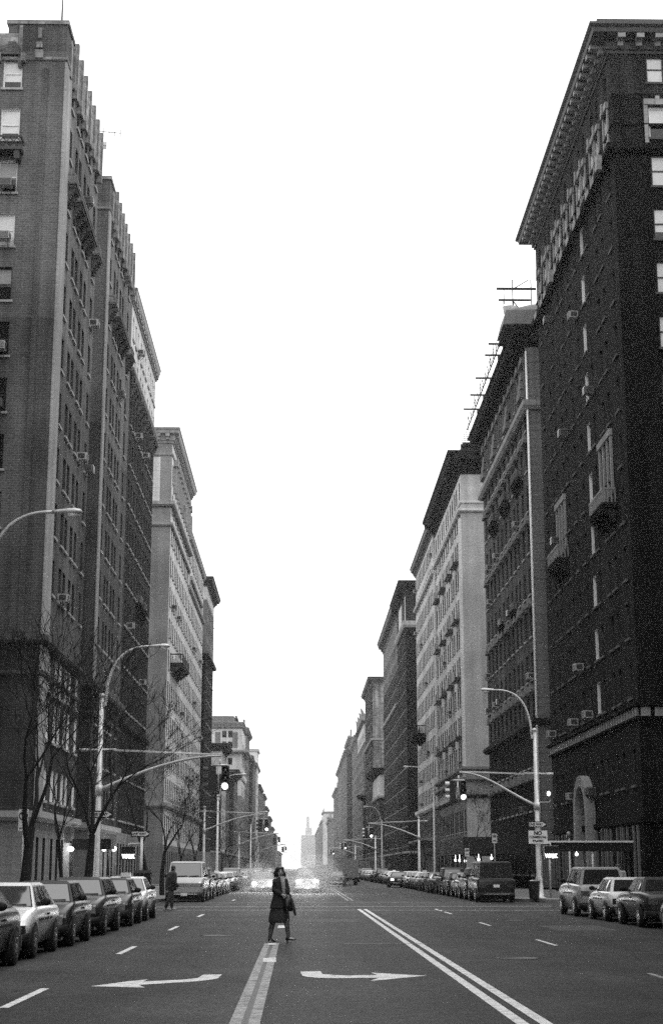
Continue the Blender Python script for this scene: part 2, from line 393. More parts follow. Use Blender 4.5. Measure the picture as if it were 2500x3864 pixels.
class Bld:
    """a building: walls with real openings along a footprint path in (u along the street, v away from it)"""
    def __init__(s, name, label, cat, side, Y0, L, H, zones, path=None, D=24.0, back=0.0, group=None):
        s.s = side; s.L = L; s.H = H; s.D = D; s.zones = zones
        s.x0 = (XL - back) if side < 0 else (XR + back)
        s.y0 = Y0
        s.root = empty(name, (s.x0, Y0, 0.0), 0, label, cat, group)
        s.path = path or [(0, D), (0, 0), (L, 0), (L, D)]
        s.emat = {}; s.sl = 'sill'; s.open = [[] for _ in s.path]; s.wins = []; s.acs = []
    def P(s, u, v, z): return (s.s * v, u, z)
    def edge(s, i):
        a, b = s.path[i], s.path[(i + 1) % len(s.path)]
        d = Vector((b[0] - a[0], b[1] - a[1])); ln = d.length; d /= ln
        return a, b, d, Vector((d.y, -d.x)), ln
    def windows(s, e, cols, rows, frame='dark', rec=REC, ac=0.0, mix=(0, 0, 0, 1, 4, 4, 6), skip=0.0, far=False, acs=None):
        """cols: (absolute coordinate along the edge, width); rows: (sill z, height)"""
        a, b, d, n, ln = s.edge(e); ax = 0 if abs(d.x) > .5 else 1
        for (c, w) in cols:
            for (z, h) in rows:
                if skip and rnd.random() < skip: continue
                s.open[e].append((c - w / 2, c + w / 2, z, z + h, rec, frame))
                pos = [0, 0]; pos[ax] = c; pos[1 - ax] = a[1 - ax]
                s.wins.append([e, pos, z, w, h, frame, rnd.choice(mix), rec, far])
                if rnd.random() < ac: s.acs.append((e, pos, z + .02, rec, rnd.choice((0, 0, 1))))
    def finish(s, simple=False, cap=100, doors=()):
        H = s.H; wb = MB(); cuts_z = [z for z, _ in s.zones]
        mats = []; 
        for _, m in s.zones:
            if m not in mats: mats.append(m)
        for m in list(s.emat.values()) + [M['fdark'], M['fwhite']]: mats.append(m)
        def zm(z, e=None):
            if e in s.emat and z > 4.2: return mats.index(s.emat[e])
            for zt, m in s.zones:
                if z < zt: return mats.index(m)
            return len(mats) - 1
        for e in range(len(s.path)):
            a, b, d, n, ln = s.edge(e); ax = 0 if abs(d.x) > .5 else 1
            lo, hi = sorted((a[ax], b[ax])); fix = a[1 - ax]
            ops = s.open[e]
            cs = sorted(set([lo, hi] + [round(v, 4) for o in ops for v in o[:2]])); zs = sorted(set([0.0, H] + [z for z in cuts_z if z < H] + [round(v, 4) for o in ops for v in o[2:4]]))
            ci = {c: i for i, c in enumerate(cs)}; zi = {z: i for i, z in enumerate(zs)}
            hole = set()
            for o in ops:
                for i in range(ci[round(o[0], 4)], ci[round(o[1], 4)]):
                    for j in range(zi[round(o[2], 4)], zi[round(o[3], 4)]): hole.add((i, j))
            def pt(c, z, dep=0.0):
                q = [0, 0]; q[ax] = c; q[1 - ax] = fix; q[0] -= n.x * dep; q[1] -= n.y * dep
                return s.P(q[0], q[1], z)
            # merge runs along the edge to keep the mesh light
            for j in range(len(zs) - 1):
                i = 0
                while i < len(cs) - 1:
                    if (i, j) in hole: i += 1; continue
                    k = i
                    while k < len(cs) - 1 and (k, j) not in hole: k += 1
                    wb.face([pt(cs[i], zs[j]), pt(cs[k], zs[j]), pt(cs[k], zs[j + 1]), pt(cs[i], zs[j + 1])], zm((zs[j] + zs[j + 1]) / 2, e)); i = k
            for c0, c1, z0, z1, r, fr_ in ops:
                mi = mats.index(M['fwhite'] if fr_ == 'white' else M['fdark'])
                for q in ((c0, z0, c0, z1), (c1, z1, c1, z0), (c0, z1, c1, z1), (c1, z0, c0, z0)):
                    wb.face([pt(q[0], q[1]), pt(q[2], q[3]), pt(q[2], q[3], r), pt(q[0], q[1], r)], mi)
        wb.obj('wall', mats, s.root)
        rb = MB(); rb.face([s.P(u, v, H - .25) for u, v in s.path]); rb.obj('roof', M['roof'], s.root)
        camp = Vector((-s.x0, -s.y0, CAM_H)); it = []
        for q in s.wins:
            e, pos, z, w, h = q[:5]; n = s.edge(e)[3]; nw = Vector((s.s * n.y, n.x, 0)); c = Vector(s.P(pos[0], pos[1], z))
            t = camp - c; it.append((max(0, t.normalized().dot(nw)) * w * h / t.length_squared, q, nw, c))
        it.sort(key=lambda k: -k[0]); st = MB(); SM = [M['fdark'], M['fwhite'], M[s.sl], M['glass'], M['blind'], M['blindg']]
        for k, (ar, q, nw, c) in enumerate(it):
            e, pos, z, w, h, frame, var, rec, far = q
            loc = c - nw * rec; rz = math.atan2(nw.y, nw.x) + math.pi / 2
            if k < cap:
                fm, pm = window_mesh(w, h, frame, var, simple or far, rec, s.sl)
                o = put('window', fm, s.root, loc, rz)
                if pm: put('pane', pm, o)
            else:
                fm, _ = window_mesh(w, h, frame, var, True, rec); cr, sr = math.cos(rz), math.sin(rz)
                for f in fm.polygons:
                    st.face([(loc.x + cr * v.x - sr * v.y, loc.y + sr * v.x + cr * v.y, loc.z + v.z) for v in [fm.vertices[i].co for i in f.vertices]], {0: 1 if frame == 'white' else 0, 1: 2, 2: 3, 3: 4, 4: 5}[f.material_index])
        if st.f: tag(st.obj('windows', SM, s.root), kind='stuff')
        for e, pos, z, rec, kk in s.acs:
            n = s.edge(e)[3]; nw = Vector((s.s * n.y, n.x, 0)); c = Vector(s.P(pos[0], pos[1], z)) - nw * (rec - .2)
            put('air_conditioner', ac_mesh(kk), s.root, c, math.atan2(nw.y, nw.x) + math.pi / 2)
        return s.root
    def sweep(s, name, prof, mats, i0=0, i1=None, mi=0, extra=None, path=None):
        """sweep a closed (out, z) profile along the footprint, mitred at its corners"""
        path = path or s.path[i0:(i1 + 1 if i1 is not None else None)]
        b = extra or MB(); rs = []
        ns = []
        for k in range(len(path) - 1):
            d = Vector((path[k + 1][0] - path[k][0], path[k + 1][1] - path[k][1])).normalized(); ns.append(Vector((d.y, -d.x)))
        for k, p in enumerate(path):
            o = ns[0] if k == 0 else (ns[-1] if k == len(path) - 1 else ns[k - 1] + ns[k])
            rs.append([s.P(p[0] + o.x * q, p[1] + o.y * q, z) for q, z in prof])
        b.rings(rs, mi, False, True)
        if extra: return b
        return b.obj(name, mats, s.root)
    def band(s, z, h, out, mat, i0=0, i1=None, name='string_course'):
        return s.sweep(name, [(-.02, z), (out * .6, z), (out, z + h * .35), (out, z + h), (-.02, z + h)], mat, i0, i1)
    def cornice(s, z, h, out, mat, i0=0, i1=None, pitch=1.1, under=None, path=None, top=0.0):
        b = MB()
        pr = [(-.02, z), (.12, z), (.12, z + h * .12), (.25, z + h * .16), (.28, z + h * .5), (out * .82, z + h * .62), (out * .86, z + h * .8), (out, z + h * .9), (out, z + h), (out * .6, z + h + .08), (out * .6, z + h + .08 + top), (-.02, z + h + .08 + top)]
        p = path or s.path[i0:(i1 + 1 if i1 is not None else None)]
        s.sweep('', pr, None, extra=b, path=p)
        for k in range(len(p) - 1):
            a, c = Vector(p[k]), Vector(p[k + 1]); d = (c - a); ln = d.length; d /= ln; n = Vector((d.y, -d.x)); m = max(1, int(ln / pitch))
            for j in range(m):
                t = a + d * (pitch * .5 + j * ln / m)
                for (o0, o1, z0, z1, w) in ((.28, out * .78, z + h * .40, z + h * .625, .22), (.27, .27 + out * .22, z + h * .2, z + h * .42, .16)):
                    q0 = t + n * o0 - d * w; q1 = t + n * o1 + d * w
                    A, B = s.P(q0.x, q0.y, z0), s.P(q1.x, q1.y, z1); b.box(A[0], B[0], A[1], B[1], z0, z1, 1)
        return b.obj('cornice', [mat, under or mat], s.root)
    def lbox(s, b, u0, u1, v0, v1, z0, z1, mi=0):
        A, B = s.P(u0, v0, z0), s.P(u1, v1, z1); b.box(A[0], B[0], A[1], B[1], z0, z1, mi)
    def balcony(s, u0, u1, z, out=.9, h=1.0, mat=None, dark=None):
        mat = mat or M['sill']; dark = dark or M['iron']; b = MB()
        s.lbox(b, u0, u1, -out, -.003, z - .22, z, 1)
        s.lbox(b, u0 - .08, u1 + .08, -out - .08, -.004, z - .05, z + .06, 1)
        s.lbox(b, u0, u1, -out, -out + .1, z + h - .13, z + h, 0)
        for uu in (u0, u1 - .1): s.lbox(b, uu, uu + .1, -out + .1, -.005, z + h - .13, z + h, 0)
        n = int((u1 - u0) / .28)
        for i in range(n + 1):
            t = u0 + (u1 - u0 - .1) * i / n; s.lbox(b, t, t + .1, -out + .01, -out + .09, z + .06, z + h - .13, 0)
        for i in range(3):
            for uu in (u0, u1 - .1): s.lbox(b, uu + .01, uu + .09, -out + .25 + i * .22, -out + .33 + i * .22, z + .06, z + h - .13, 0)
        m = max(2, int((u1 - u0) / 1.6) + 1)
        for i in range(m):
            t = u0 + .12 + (u1 - u0 - .5) * i / (m - 1)
            for k in range(4): s.lbox(b, t, t + .26, -out * (.9 - .22 * k), -.006, z - .42 - .2 * k, z - .22 - .2 * k, 1)
        return b.obj('balcony', [mat, dark], s.root)

def rows(z0, fl, n, h): return [(round(z0 + fl * i, 3), h) for i in range(n)]
def cols(cs, w=1.1): return [(c, w) for c in cs]

BR = {}
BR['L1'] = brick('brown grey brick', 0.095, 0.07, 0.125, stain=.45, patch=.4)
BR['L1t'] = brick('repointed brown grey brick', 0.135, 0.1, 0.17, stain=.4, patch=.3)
BR['L1b'] = brick('sooty brown brick', 0.05, 0.036, 0.06, stain=.5, patch=.4)  # darker colour paints the shade on the storeys below the ledge
BR['R1t'] = brick('cleaned dark brick', 0.022, 0.014, 0.045, stain=.5)
BR['R2'] = brick('dun brick', 0.065, 0.05, 0.08, stain=.5, patch=.4)
BR['L1c'] = brick('pale corner brick', 0.3, 0.25, 0.33, stain=.25)
BR['L1o'] = brick('mottled terracotta', 0.36, 0.12, 0.2, stain=.4, bw_=.5, bh=.5)
BR['base'] = stone('limestone base', 0.25)
BR['dark'] = brick('dark brick', 0.026, 0.018, 0.04)
BR['R1'] = brick('very dark brick', 0.006, 0.0035, 0.016, stain=.6, patch=.5)
BR['light'] = stone('light stone', 0.6, .2)
BR['pale'] = brick('pale brick', 0.5, 0.43, 0.55, stain=.2)
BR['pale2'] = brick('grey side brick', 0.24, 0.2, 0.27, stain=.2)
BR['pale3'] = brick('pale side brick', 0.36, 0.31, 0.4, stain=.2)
BR['mid'] = brick('grey brick', 0.17, 0.14, 0.2)
BR['midstone'] = stone('grey stone', 0.2)
BR['black'] = brick('sooty brick', 0.011, 0.009, 0.016)
BR['tin'] = plain('sheet metal cornice', 0.035, .6, noise=.3, nscale=2)
BR['tinl'] = plain('light sheet metal cornice', 0.24, .6, noise=.3, nscale=2)
BR['trim'] = stone('carved stone trim', 0.3)

# ------------------------------------------------------------------ left side of the avenue
# corner apartment house: two wings either side of a narrow court
FL = 3.22
r_up = rows(45.25 - FL * 9, FL, 10, 1.95)          # sills 16.27 .. 45.25
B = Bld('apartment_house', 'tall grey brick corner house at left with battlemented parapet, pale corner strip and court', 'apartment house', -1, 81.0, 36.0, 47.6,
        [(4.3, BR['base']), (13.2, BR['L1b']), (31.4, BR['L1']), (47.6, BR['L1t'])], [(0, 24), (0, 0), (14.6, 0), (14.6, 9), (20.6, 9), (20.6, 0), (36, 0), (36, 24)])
wa = [2.75, 5.2, 6.7, 8.8, 10.4, 13.3]; wb2 = [1.6 + 20.6, 4.2 + 20.6, 5.7 + 20.6, 7.8 + 20.6, 9.4 + 20.6, 12.8 + 20.6]
B.windows(1, cols([wa[0], wa[5]], .95) + cols(wa[1:5], 1.0), r_up, ac=.05)
B.windows(5, cols(wb2, 1.0), r_up, ac=.05)
B.windows(1, cols(wa, .9), [(8.4, 2.1), (5.2, 1.7)], 'white', mix=(0, 2)); B.windows(5, cols(wb2, .9), [(8.4, 2.1), (5.2, 1.7)], mix=(0, 4))
B.windows(1, cols([wa[0], wa[5]], .9) + cols(wa[1:5], .9), [(11.0, 1.9)], 'white', mix=(2, 3))
B.windows(5, cols(wb2, .9), [(11.0, 1.9)])
B.windows(1, cols([1.3, 3.4, 6.0, 8.0, 9.9, 13.4], .85), [(.75, 2.5)], rec=.4, mix=(0,)); B.windows(5, cols([22.0, 24.6, 26.8, 29, 31.4, 33.8], .85), [(.75, 2.4)], rec=.4, mix=(0,))
nr = rows(45.25 - FL * 11, FL, 12, 1.95)
B.windows(0, [(3.02, 1.06)], nr[-4:], 'white', mix=(2, 2, 3, 6), rec=.2); B.windows(0, [(3.02, 1.06)], nr[:-4], mix=(0, 4, 6, 5, 1), rec=.2)
B.windows(0, cols([6.5, 9.5, 13.5, 17, 20.5], 1.06), nr, mix=(0, 4, 2, 1), rec=.2, far=True)
B.acs += [(0, [0, 3.02], 39.02, .2, 1), (0, [0, 3.0], 35.82, .2, 0), (0, [0, 2.95], 29.37, .2, 0), (0, [0, 2.95], 26.1, .2, 1)]
B.windows(4, cols([3.0, 6.0], .9), nr[2:], far=True)
B.finish()
B.band(13.2, .45, .35, BR['L1'], 0, 7); B.band(11.55, .22, .16, BR['L1'], 0, 7)
B.band(4.05, .5, .35, M['sill'], 0, 7)
B.band(47.0, .2, .1, BR['L1o'], 0, 7)
# pale chamfered corner strip, base to parapet
def corner_strip(B, u, v, z0, z1, wf, wn, mat, du=1):
    b = MB(); o = .06
    q = [(u + du * wf, v - o), (u - du * o * .2, v - o), (u - du * o, v - o * .2), (u - du * o, v + wn), (u + .02 * du, v + wn), (u + .02 * du, v + .02), (u + du * wf, v + .02)]
    b.rings([[B.P(a, c, z0) for a, c in q], [B.P(a, c, z1) for a, c in q]], 0, False)
    return b.obj('corner_strip', mat, B.root)
corner_strip(B, 0, 0, 4.6, 11.5, 2.1, .06, BR['L1c']); corner_strip(B, 0, 0, 13.7, 46.9, 2.1, .06, BR['L1c']); corner_strip(B, 20.6, 0, 13.7, 46.9, .9, .05, BR['L1c'])
corner_strip(B, 0, 0, 11.8, 13.15, 2.1, .06, BR['L1c'])
# parapets: brick corner towers, battlements of carved stone between them
b = MB()
def battlement(u0, u1, v):
    B.lbox(b, u0, u0 + 2.3, v, v + 3.4, 47.6, 49.3, 0); B.lbox(b, u0 - .1, u0 + 2.4, v - .1, v + 3.5, 49.3, 49.55, 1)
    for k, (q, wd) in enumerate(((u0 + 1.0, .5), )): B.lbox(b, q, q + wd, v - .14, v, 46.6, 48.9, 1)
    t = u0 + 2.3; k = 0
    while t < u1 - .5:
        e = min(t + .95, u1); B.lbox(b, t, e, v - .18, v + .4, 46.5, 48.1 + (1.15 if k % 2 == 0 else .25), 1)
        if k % 2 == 0: B.lbox(b, t + .3, t + .6, v - .3, v, 46.0, 49.6, 1)
        t = e; k += 1
battlement(0, 14.6, 0); battlement(20.6, 36, 0)
# ornament on the near face: niche blocks, gabled dormer
for z0, z1, hw in ((47.1, 47.6, .24), (47.75, 48.1, .17), (48.35, 49.0, .1)): B.lbox(b, -.2, 0, 1.55 - hw, 1.55 + hw, z0, z1, 1)
B.lbox(b, -.12, .3, 2.55, 2.75, 46.6, 49.2, 1); B.lbox(b, -.06, .3, 2.75, 4.6, 47.6, 48.7, 1)
for k in range(5): B.lbox(b, -.3, -.004, 2.45 + .14 * k, 3.75 - .14 * k, 47.25 + .2 * k, 47.44 + .2 * k, 0 if k < 4 else 1)
B.lbox(b, -.4, -.005, 2.3, 2.55, 46.8, 47.3, 1); B.lbox(b, -.4, -.005, 3.7, 3.95, 46.8, 47.3, 1)
bits(b, 'parapet', [BR['L1'], BR['L1o']], B.root)
b = MB()   # projecting bay with white mouldings beside the gable
b.rings([[B.P(u, v, z) for v, z in ((3.9, 47.6), (4.1, 47.3), (6.5, 50.3), (6.5, 51.0))] for u in (-.55, -.02)], 0, False)
B.lbox(b, -.9, -.02, 4.7, 8.0, 49.9, 51.4); B.lbox(b, -.5, -.02, 5.2, 8.0, 46.5, 50.0)
b.obj('bay_window', BR['pale'], B.root)
b = MB(); B.lbox(b, -.75, -.003, 2.2, 5.0, 41.1, 41.3); B.lbox(b, -.75, -.68, 2.2, 5.0, 41.85, 41.97); B.lbox(b, -.68, -.004, 2.2, 2.3, 41.85, 41.97)
for k in range(7): 
    for sg in (1, -1):
        q = [(2.25 + .4 * k + (.2 if sg > 0 else -.2) * j, 41.3 + .55 * (j + 1) / 2) for j in (-1, 1)]
        b.tube([B.P(-.71, q[0][0], q[0][1]), B.P(-.71, q[1][0], q[1][1])], .03, 4)
B.lbox(b, -.68, -.005, 2.3, 2.6, 40.6, 41.1); b.obj('balcony', M['iron'], B.root)
for u0, u1 in ((2.0, 3.5), (4.5, 11.1), (12.6, 14.0), (21.5, 22.9), (24.2, 30.8), (32.6, 34.2)): B.balcony(u0, u1, 40.3, .5, .7, BR['mid'], BR['L1'])
# the pale raised panel on the near wall, entrance lamp, awning
b = MB()
B.lbox(b, -.07, -.003, 1.0, 1.28, 13.7, 46.5); b.obj('pilaster', BR['L1'], B.root)
b = MB(); B.lbox(b, 10.6, 12.6, -.3, -.003, .15, 3.1, 0); B.lbox(b, 10.9, 12.3, -.32, -.301, .15, 2.7, 1); b.obj('entrance', [BR['light'], M['black']], B.root)
b = MB(); B.lbox(b, 11.5, 13.4, -2.6, -.35, 2.75, 3.35); b.obj('awning', M['trim'], B.root)
b = MB(); p0 = B.P(10.2, -.45, 2.75); b.ell(p0, (.2, .26, .14), 0); b.obj('wall_lamp', M['lit'], B.root)
# rooftop masts
def mast(loc, h, label, bars=()):
    b = MB(); b.tube([(0, 0, 0), (0, 0, h * .6), (0, 0, h)], [.07, .05, .03], 6)
    for z, l, ang in bars:
        c, s_ = math.cos(ang), math.sin(ang); b.tube([(-c * l * .1, -s_ * l * .1, z), (c * l, s_ * l, z)], .03, 4)
        for k in range(5):
            q = l * (.2 + .2 * k); b.tube([(c * q, s_ * q, z - .3), (c * q, s_ * q, z + .3)], .022, 4)
    o = b.obj('rooftop_antenna', M['iron'], None, loc); return tag(o, label, 'antenna')
mast((-14.4, 83.0, 49.5), 3.4, 'thin bare mast on the corner tower of the tall left apartment house')
mast((-14.2, 95.3, 47.3), 3.2, 'television antenna with side bar poking out over the left battlements', ((2.6, 1.9, 0.2),))
mast((-14.6, 103.2, 49.4), 3.6, 'upright thin mast above the second wing of the left apartment house', ((3.3, .3, 0),))

# dark house with pale top storeys
B = Bld('dark_apartment_house', 'dark brick block at left with pale upper storeys, directly behind the battlemented house', 'apartment house', -1, 117.1, 20.4, 45.9,
        [(4.3, BR['base']), (12.4, BR['dark']), (40.2, BR['dark']), (45.9, BR['light'])])
cc = [1.4, 3.3, 5.2, 7.6, 9.5, 11.4, 13.8, 15.7, 17.6, 19.2]
B.windows(1, cols(cc, 1.0), rows(13.6, 3.2, 8, 2.0), ac=.07); B.windows(1, cols(cc, 1.0), [(39.0 + 1.4, 1.7), (43.2, 1.9)], 'white', ac=.05)
B.windows(1, cols(cc, 1.0), [(5.2, 2.0), (8.4, 2.0)]); B.windows(1, cols(cc, 1.1), [(1.2, 2.3)])
B.finish(); B.band(12.2, .4, .3, BR['dark'], 0, 3); B.band(40.0, .4, .35, BR['midstone'], 0, 3)
B.cornice(45.85, 1.2, .45, BR['tinl'], 0, 3, 1.2)
for u0, u1 in ((.6, 3.9), (5.6, 9.0), (11.0, 14.4), (16.0, 19.4)): B.balcony(u0, u1, 39.3, .45, .7, BR['midstone'], BR['mid'])
for u0 in (9.0, 12.5): B.balcony(u0, u0 + 2.0, 23.0, .4, .7, BR['mid'], BR['dark'])

# pale stone house across the side street
def pale(name, label, side, Y, L, H, cc, fl, z0, n, wall, topz, cor, corm, near=False, back=0.0, ac=.05, path=None, out=1.9, ew=1):
    B = Bld(name, label, 'apartment house', side, Y, L, H, [(4.0, BR['midstone']), (H, wall)], path, back=back)
    B.windows(ew, cols(cc, 1.05), rows(z0, fl, n, 2.0), ac=ac)
    B.windows(ew, cols(cc, 1.1), [(1.0, 2.4), (4.9, 2.0)])
    return B
B = pale('stone_apartment_house', 'pale stone house with bracketed cornice and garlands, blank near wall, left side', -1, 157, 26.6, 45.4, [1.5 + 2.36 * i for i in range(11)], 3.27, 8.6, 11, BR['light'], 0, 0, 0, ac=.06)
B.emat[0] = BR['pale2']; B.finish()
B.band(38.5, .5, .4, BR['trim'], 0, 3); B.band(36.4, .35, .25, BR['trim'], 0, 3); B.band(7.6, .5, .35, BR['trim'], 0, 3); B.band(44.0, .25, .12, BR['trim'], 0, 3)
B.cornice(45.35, 1.55, .8, BR['tinl'], 0, 3, .95, BR['tinl'])
b = MB()
for i in range(11):
    u = 1.5 + 2.36 * i + 1.18; B.lbox(b, u - .25, u + .25, -.35, -.003, 40.5, 43.4)
    if i < 10: B.lbox(b, u - .5, u + .5, -.5, -.004, 43.4, 44.1)
bits(b, 'garland_ornament', BR['trim'], B.root)
B.balcony(4.0, 12.5, 22.6, 1.3, 1.0, M['iron'], M['iron'])
b = MB()
for v0, v1 in ((1.2, 5.5), (6.5, 11)): 
    for z0, z1 in ((39.0, 43.8),): B.lbox(b, -.06, -.003, v0, v1, z0, z1)
bits(b, 'wall_panel', BR['light'], B.root)
B = pale('stone_apartment_house', 'lower pale stone block with lighter cornice adjoining the deep corniced stone house at left', -1, 183.7, 27.8, 40.8, [1.4 + 2.45 * i for i in range(11)], 3.27, 8.6, 10, BR['light'], 0, 0, 0)
B.finish(simple=True); B.band(34.5, .5, .3, BR['trim'], 0, 3); B.band(7.6, .5, .35, BR['trim'], 0, 3); B.cornice(40.6, .9, .4, BR['tinl'], 0, 3, 1.2)
b = MB(); B.lbox(b, 3, 24, -.25, -.003, 36.2, 36.7); b.obj('string_course', BR['trim'], B.root)

B = Bld('narrow_apartment_house', 'narrow dark brick tower block with overhanging cornice closing the left block', 'apartment house', -1, 219.2, 19, 41.5, [(4, BR['midstone']), (31.5, BR['dark']), (39.4, BR['mid']), (41.5, BR['light'])])
B.windows(1, cols([1.5 + 2.3 * i for i in range(8)], 1.0), rows(6.0, 3.2, 11, 1.9)); B.windows(0, cols([4.5, 9], 1.0), rows(6.0, 3.2, 11, 1.8))
B.finish(simple=True); B.band(31.4, .5, .5, BR['mid'], 0, 3); B.cornice(41.3, 1.3, 1.0, BR['tin'], 0, 3, 1.0)

def simple_house(name, label, side, Y, L, H, wall, top=None, tz=None, n=None, cor=(1.2, 1.0), cm=None, back=0.0, D=24, base=None, ncol=None, cat='apartment house', group=None, near=True, fl=3.25, ww=1.15, bandz=None):
    z = [(4.2, base or BR['midstone'])]
    if tz: z.append((tz, wall))
    z.append((H, top or wall))
    B = Bld(name, label, cat, side, Y, L, H, z, D=D, back=back, group=group)
    nc = ncol or max(2, int(L / 2.9)); st = L / nc; nf = int((H - 6.0) / fl)
    B.windows(1, cols([st * (i + .5) for i in range(nc)], ww), rows(5.4, fl, nf, fl * .6)); B.windows(1, cols([st * (i + .5) for i in range(nc)], ww * 1.2), [(1.0, 2.5)])
    if near: B.windows(0, cols([3.2, 5.8, 12.0, 14.6], 1.25), rows(H - 4.4 - fl * 3, fl, 4, 2.0) if H > 25 else rows(5.4, fl, nf, 1.9))
    B.finish(simple=True)
    if cor: B.cornice(H, cor[0], cor[1], cm or BR['tin'], 0, 3, 1.5)
    if bandz: B.band(bandz, .6, .4, BR['trim'], 0, 3)
    B.band(4.1, .4, .25, BR['trim'], 0, 3)
    return B
# low row houses of the third left block
lows = [(257.5, 12, 15.5, BR['dark'], 'dark row house with bulging roof cornice below the narrow tower block, left'), (269.7, 16, 21.5, BR['light'], 'pale five storey house between dark row houses on the left'),
        (285.9, 14, 16.5, BR['mid'], 'grey low row house with small cornice farther along on the left'), (300.1, 18, 18.5, BR['dark'], 'second dark row house past the pale five storey house, left'), (318.3, 19, 20.0, BR['mid'], 'grey row house next to the tall stone hotel front on the left')]
for Y, L, H, wl, lb in lows: simple_house('row_house', lb, -1, Y, L, H, wl, cor=(1.3, 1.1), cat='row house', fl=3.4)
b_ = simple_house('corner_hotel', 'pale stone corner block with panelled near wall, paired windows and projecting mid cornice, far left', -1, 359.3, 22, 33.2, BR['midstone'], BR['light'], 18, cor=(1.5, .5), cm=BR['midstone'], near=False)
b_.band(27.6, .7, 1.5, BR['trim'], 0, 3); b_.band(21.6, 1.3, .4, BR['light'], 0, 3)
b = MB(); 
for v in (1.0, 5.0):
    b_.lbox(b, -.08, -.003, v, v + 1.2, 28.8, 32.4)
b_.lbox(b, 0.5, 20, 2.0, 18, 33.2, 36.2); b_.lbox(b, 6, 18, 1.5, 2.0, 36.2, 36.8); b.obj('attic', BR['midstone'], b_.root)
b = MB()
for v in (2.7, 4.1, 8.2, 9.6):
    for z in (19.0, 22.9, 25.0, 28.7, 31.2):
        if z != 22.9: b_.lbox(b, -.02, -.002, v - .5, v + .5, z, z + 1.55)
b.obj('side_windows', M['glass'], b_.root)['kind'] = 'stuff'
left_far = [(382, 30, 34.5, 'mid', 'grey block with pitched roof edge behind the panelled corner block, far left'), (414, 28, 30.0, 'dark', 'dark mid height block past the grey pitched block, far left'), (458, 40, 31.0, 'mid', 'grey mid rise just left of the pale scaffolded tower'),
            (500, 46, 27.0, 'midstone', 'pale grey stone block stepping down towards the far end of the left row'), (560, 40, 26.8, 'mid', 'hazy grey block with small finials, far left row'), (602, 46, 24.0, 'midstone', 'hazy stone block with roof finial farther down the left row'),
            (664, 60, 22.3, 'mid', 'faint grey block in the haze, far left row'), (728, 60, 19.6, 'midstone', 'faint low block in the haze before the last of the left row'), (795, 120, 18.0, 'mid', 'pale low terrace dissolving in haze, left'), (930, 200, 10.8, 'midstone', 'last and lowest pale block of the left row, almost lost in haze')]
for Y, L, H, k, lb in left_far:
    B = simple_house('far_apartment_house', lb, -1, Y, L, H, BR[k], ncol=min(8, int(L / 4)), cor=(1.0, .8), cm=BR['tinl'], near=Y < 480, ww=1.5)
    b = MB()
    for i in range(3):
        u = rnd.uniform(1, L * .6); B.lbox(b, u, u + 3, 2, 7, H, H + rnd.uniform(1.5, 3))
    B.lbox(b, .2, .7, .2, .7, H + .9, H + 3.0); bits(b, 'roof_house', BR['midstone'], B.root)
B = Bld('scaffolded_tower', 'slim pale tower wrapped in white sheeting behind the far left row', 'tower', -1, 470, 14, 37.0, [(37, M['fwhite'])], back=-.4, D=10); B.finish()
b = MB()
for k in range(12): B.lbox(b, -.05, 14.05, -.06, -.003, 2 + 3 * k, 2.25 + 3 * k)
B.lbox(b, -.3, 14.3, -.5, 10, 36.2, 36.9); b.obj('scaffold_rail', M['ac'], B.root)

# ------------------------------------------------------------------ right side of the avenue
B = Bld('brick_apartment_house', 'very dark brick corner apartment house at right under a huge bracketed cornice', 'apartment house', 1, 81.5, 29.2, 48.1,
        [(3.6, BR['R1']), (45.55, BR['R1']), (48.1, BR['R1t'])])
rc = [1.7, 4.4, 6.1, 9.0, 10.7, 13.3, 15.9, 18.5, 20.2, 23.0, 24.7, 27.4]
fr = rows(39.8 - 3.24 * 9, 3.24, 10, 1.9)
white_c = [10.7]; B.sl = 'roof'
skip1 = [(2, 22.2), (8, 22.2)]
for i, c in enumerate(rc):
    B.windows(1, [(c, .98)], fr, 'white' if c in white_c else 'dark', ac=.13, mix=(0, 0, 0, 4, 5, 6), skip=.03)
B.windows(1, cols(rc, 1.0), [(46.25 - .9, 2.0)], ac=.02)
B.windows(1, cols(rc, 1.0), [(42.55, 2.25)], 'white', mix=(0, 0, 4), rec=.3)
B.windows(1, cols(rc, .85), [(1.1, 2.5)], rec=.35, mix=(0,))
B.windows(1, cols(rc, .9), [(6.0, 1.9)], ac=.2)
for z in [46.26, 42.77, 39.77, 36.52] + [36.52 - 3.24 * k for k in range(1, 9)]:
    B.windows(0, [(2.62, 1.0)], [(z, 1.75 if z > 46 else 1.9)], 'dark' if z != 42.77 else 'white', mix=(2, 2, 1, 3) if z > 30 else (0, 4), rec=.16)
    B.windows(0, cols([6.2, 9.0, 13.4, 17.5], 1.0), [(z, 1.8)], mix=(2, 1, 0), rec=.16, far=True)
B.finish()
B.cornice(48.05, 1.35, 1.35, BR['tin'], 0, 3, 1.08, BR['tinl'], top=.4)
B.band(41.75, .5, .45, BR['R1'], 0, 3); B.band(43.5, .14, .1, BR['R1'], 0, 2); B.band(9.35, .16, .2, BR['R1'], 0, 3); B.band(10.0, .2, .3, BR['R1'], 0, 3)
b = MB()
for k in range(40): B.lbox(b, .05 + k * .73, .05 + k * .73 + .5, -.12, -.003, 9.52, 9.98)
for k in range(20): B.lbox(b, -.12, -.003, .1 + k * .73, .1 + k * .73 + .5, 9.52, 9.98)
b.obj('frieze', BR['trim'], B.root)
b = MB()   # white surrounds of the upper band of windows
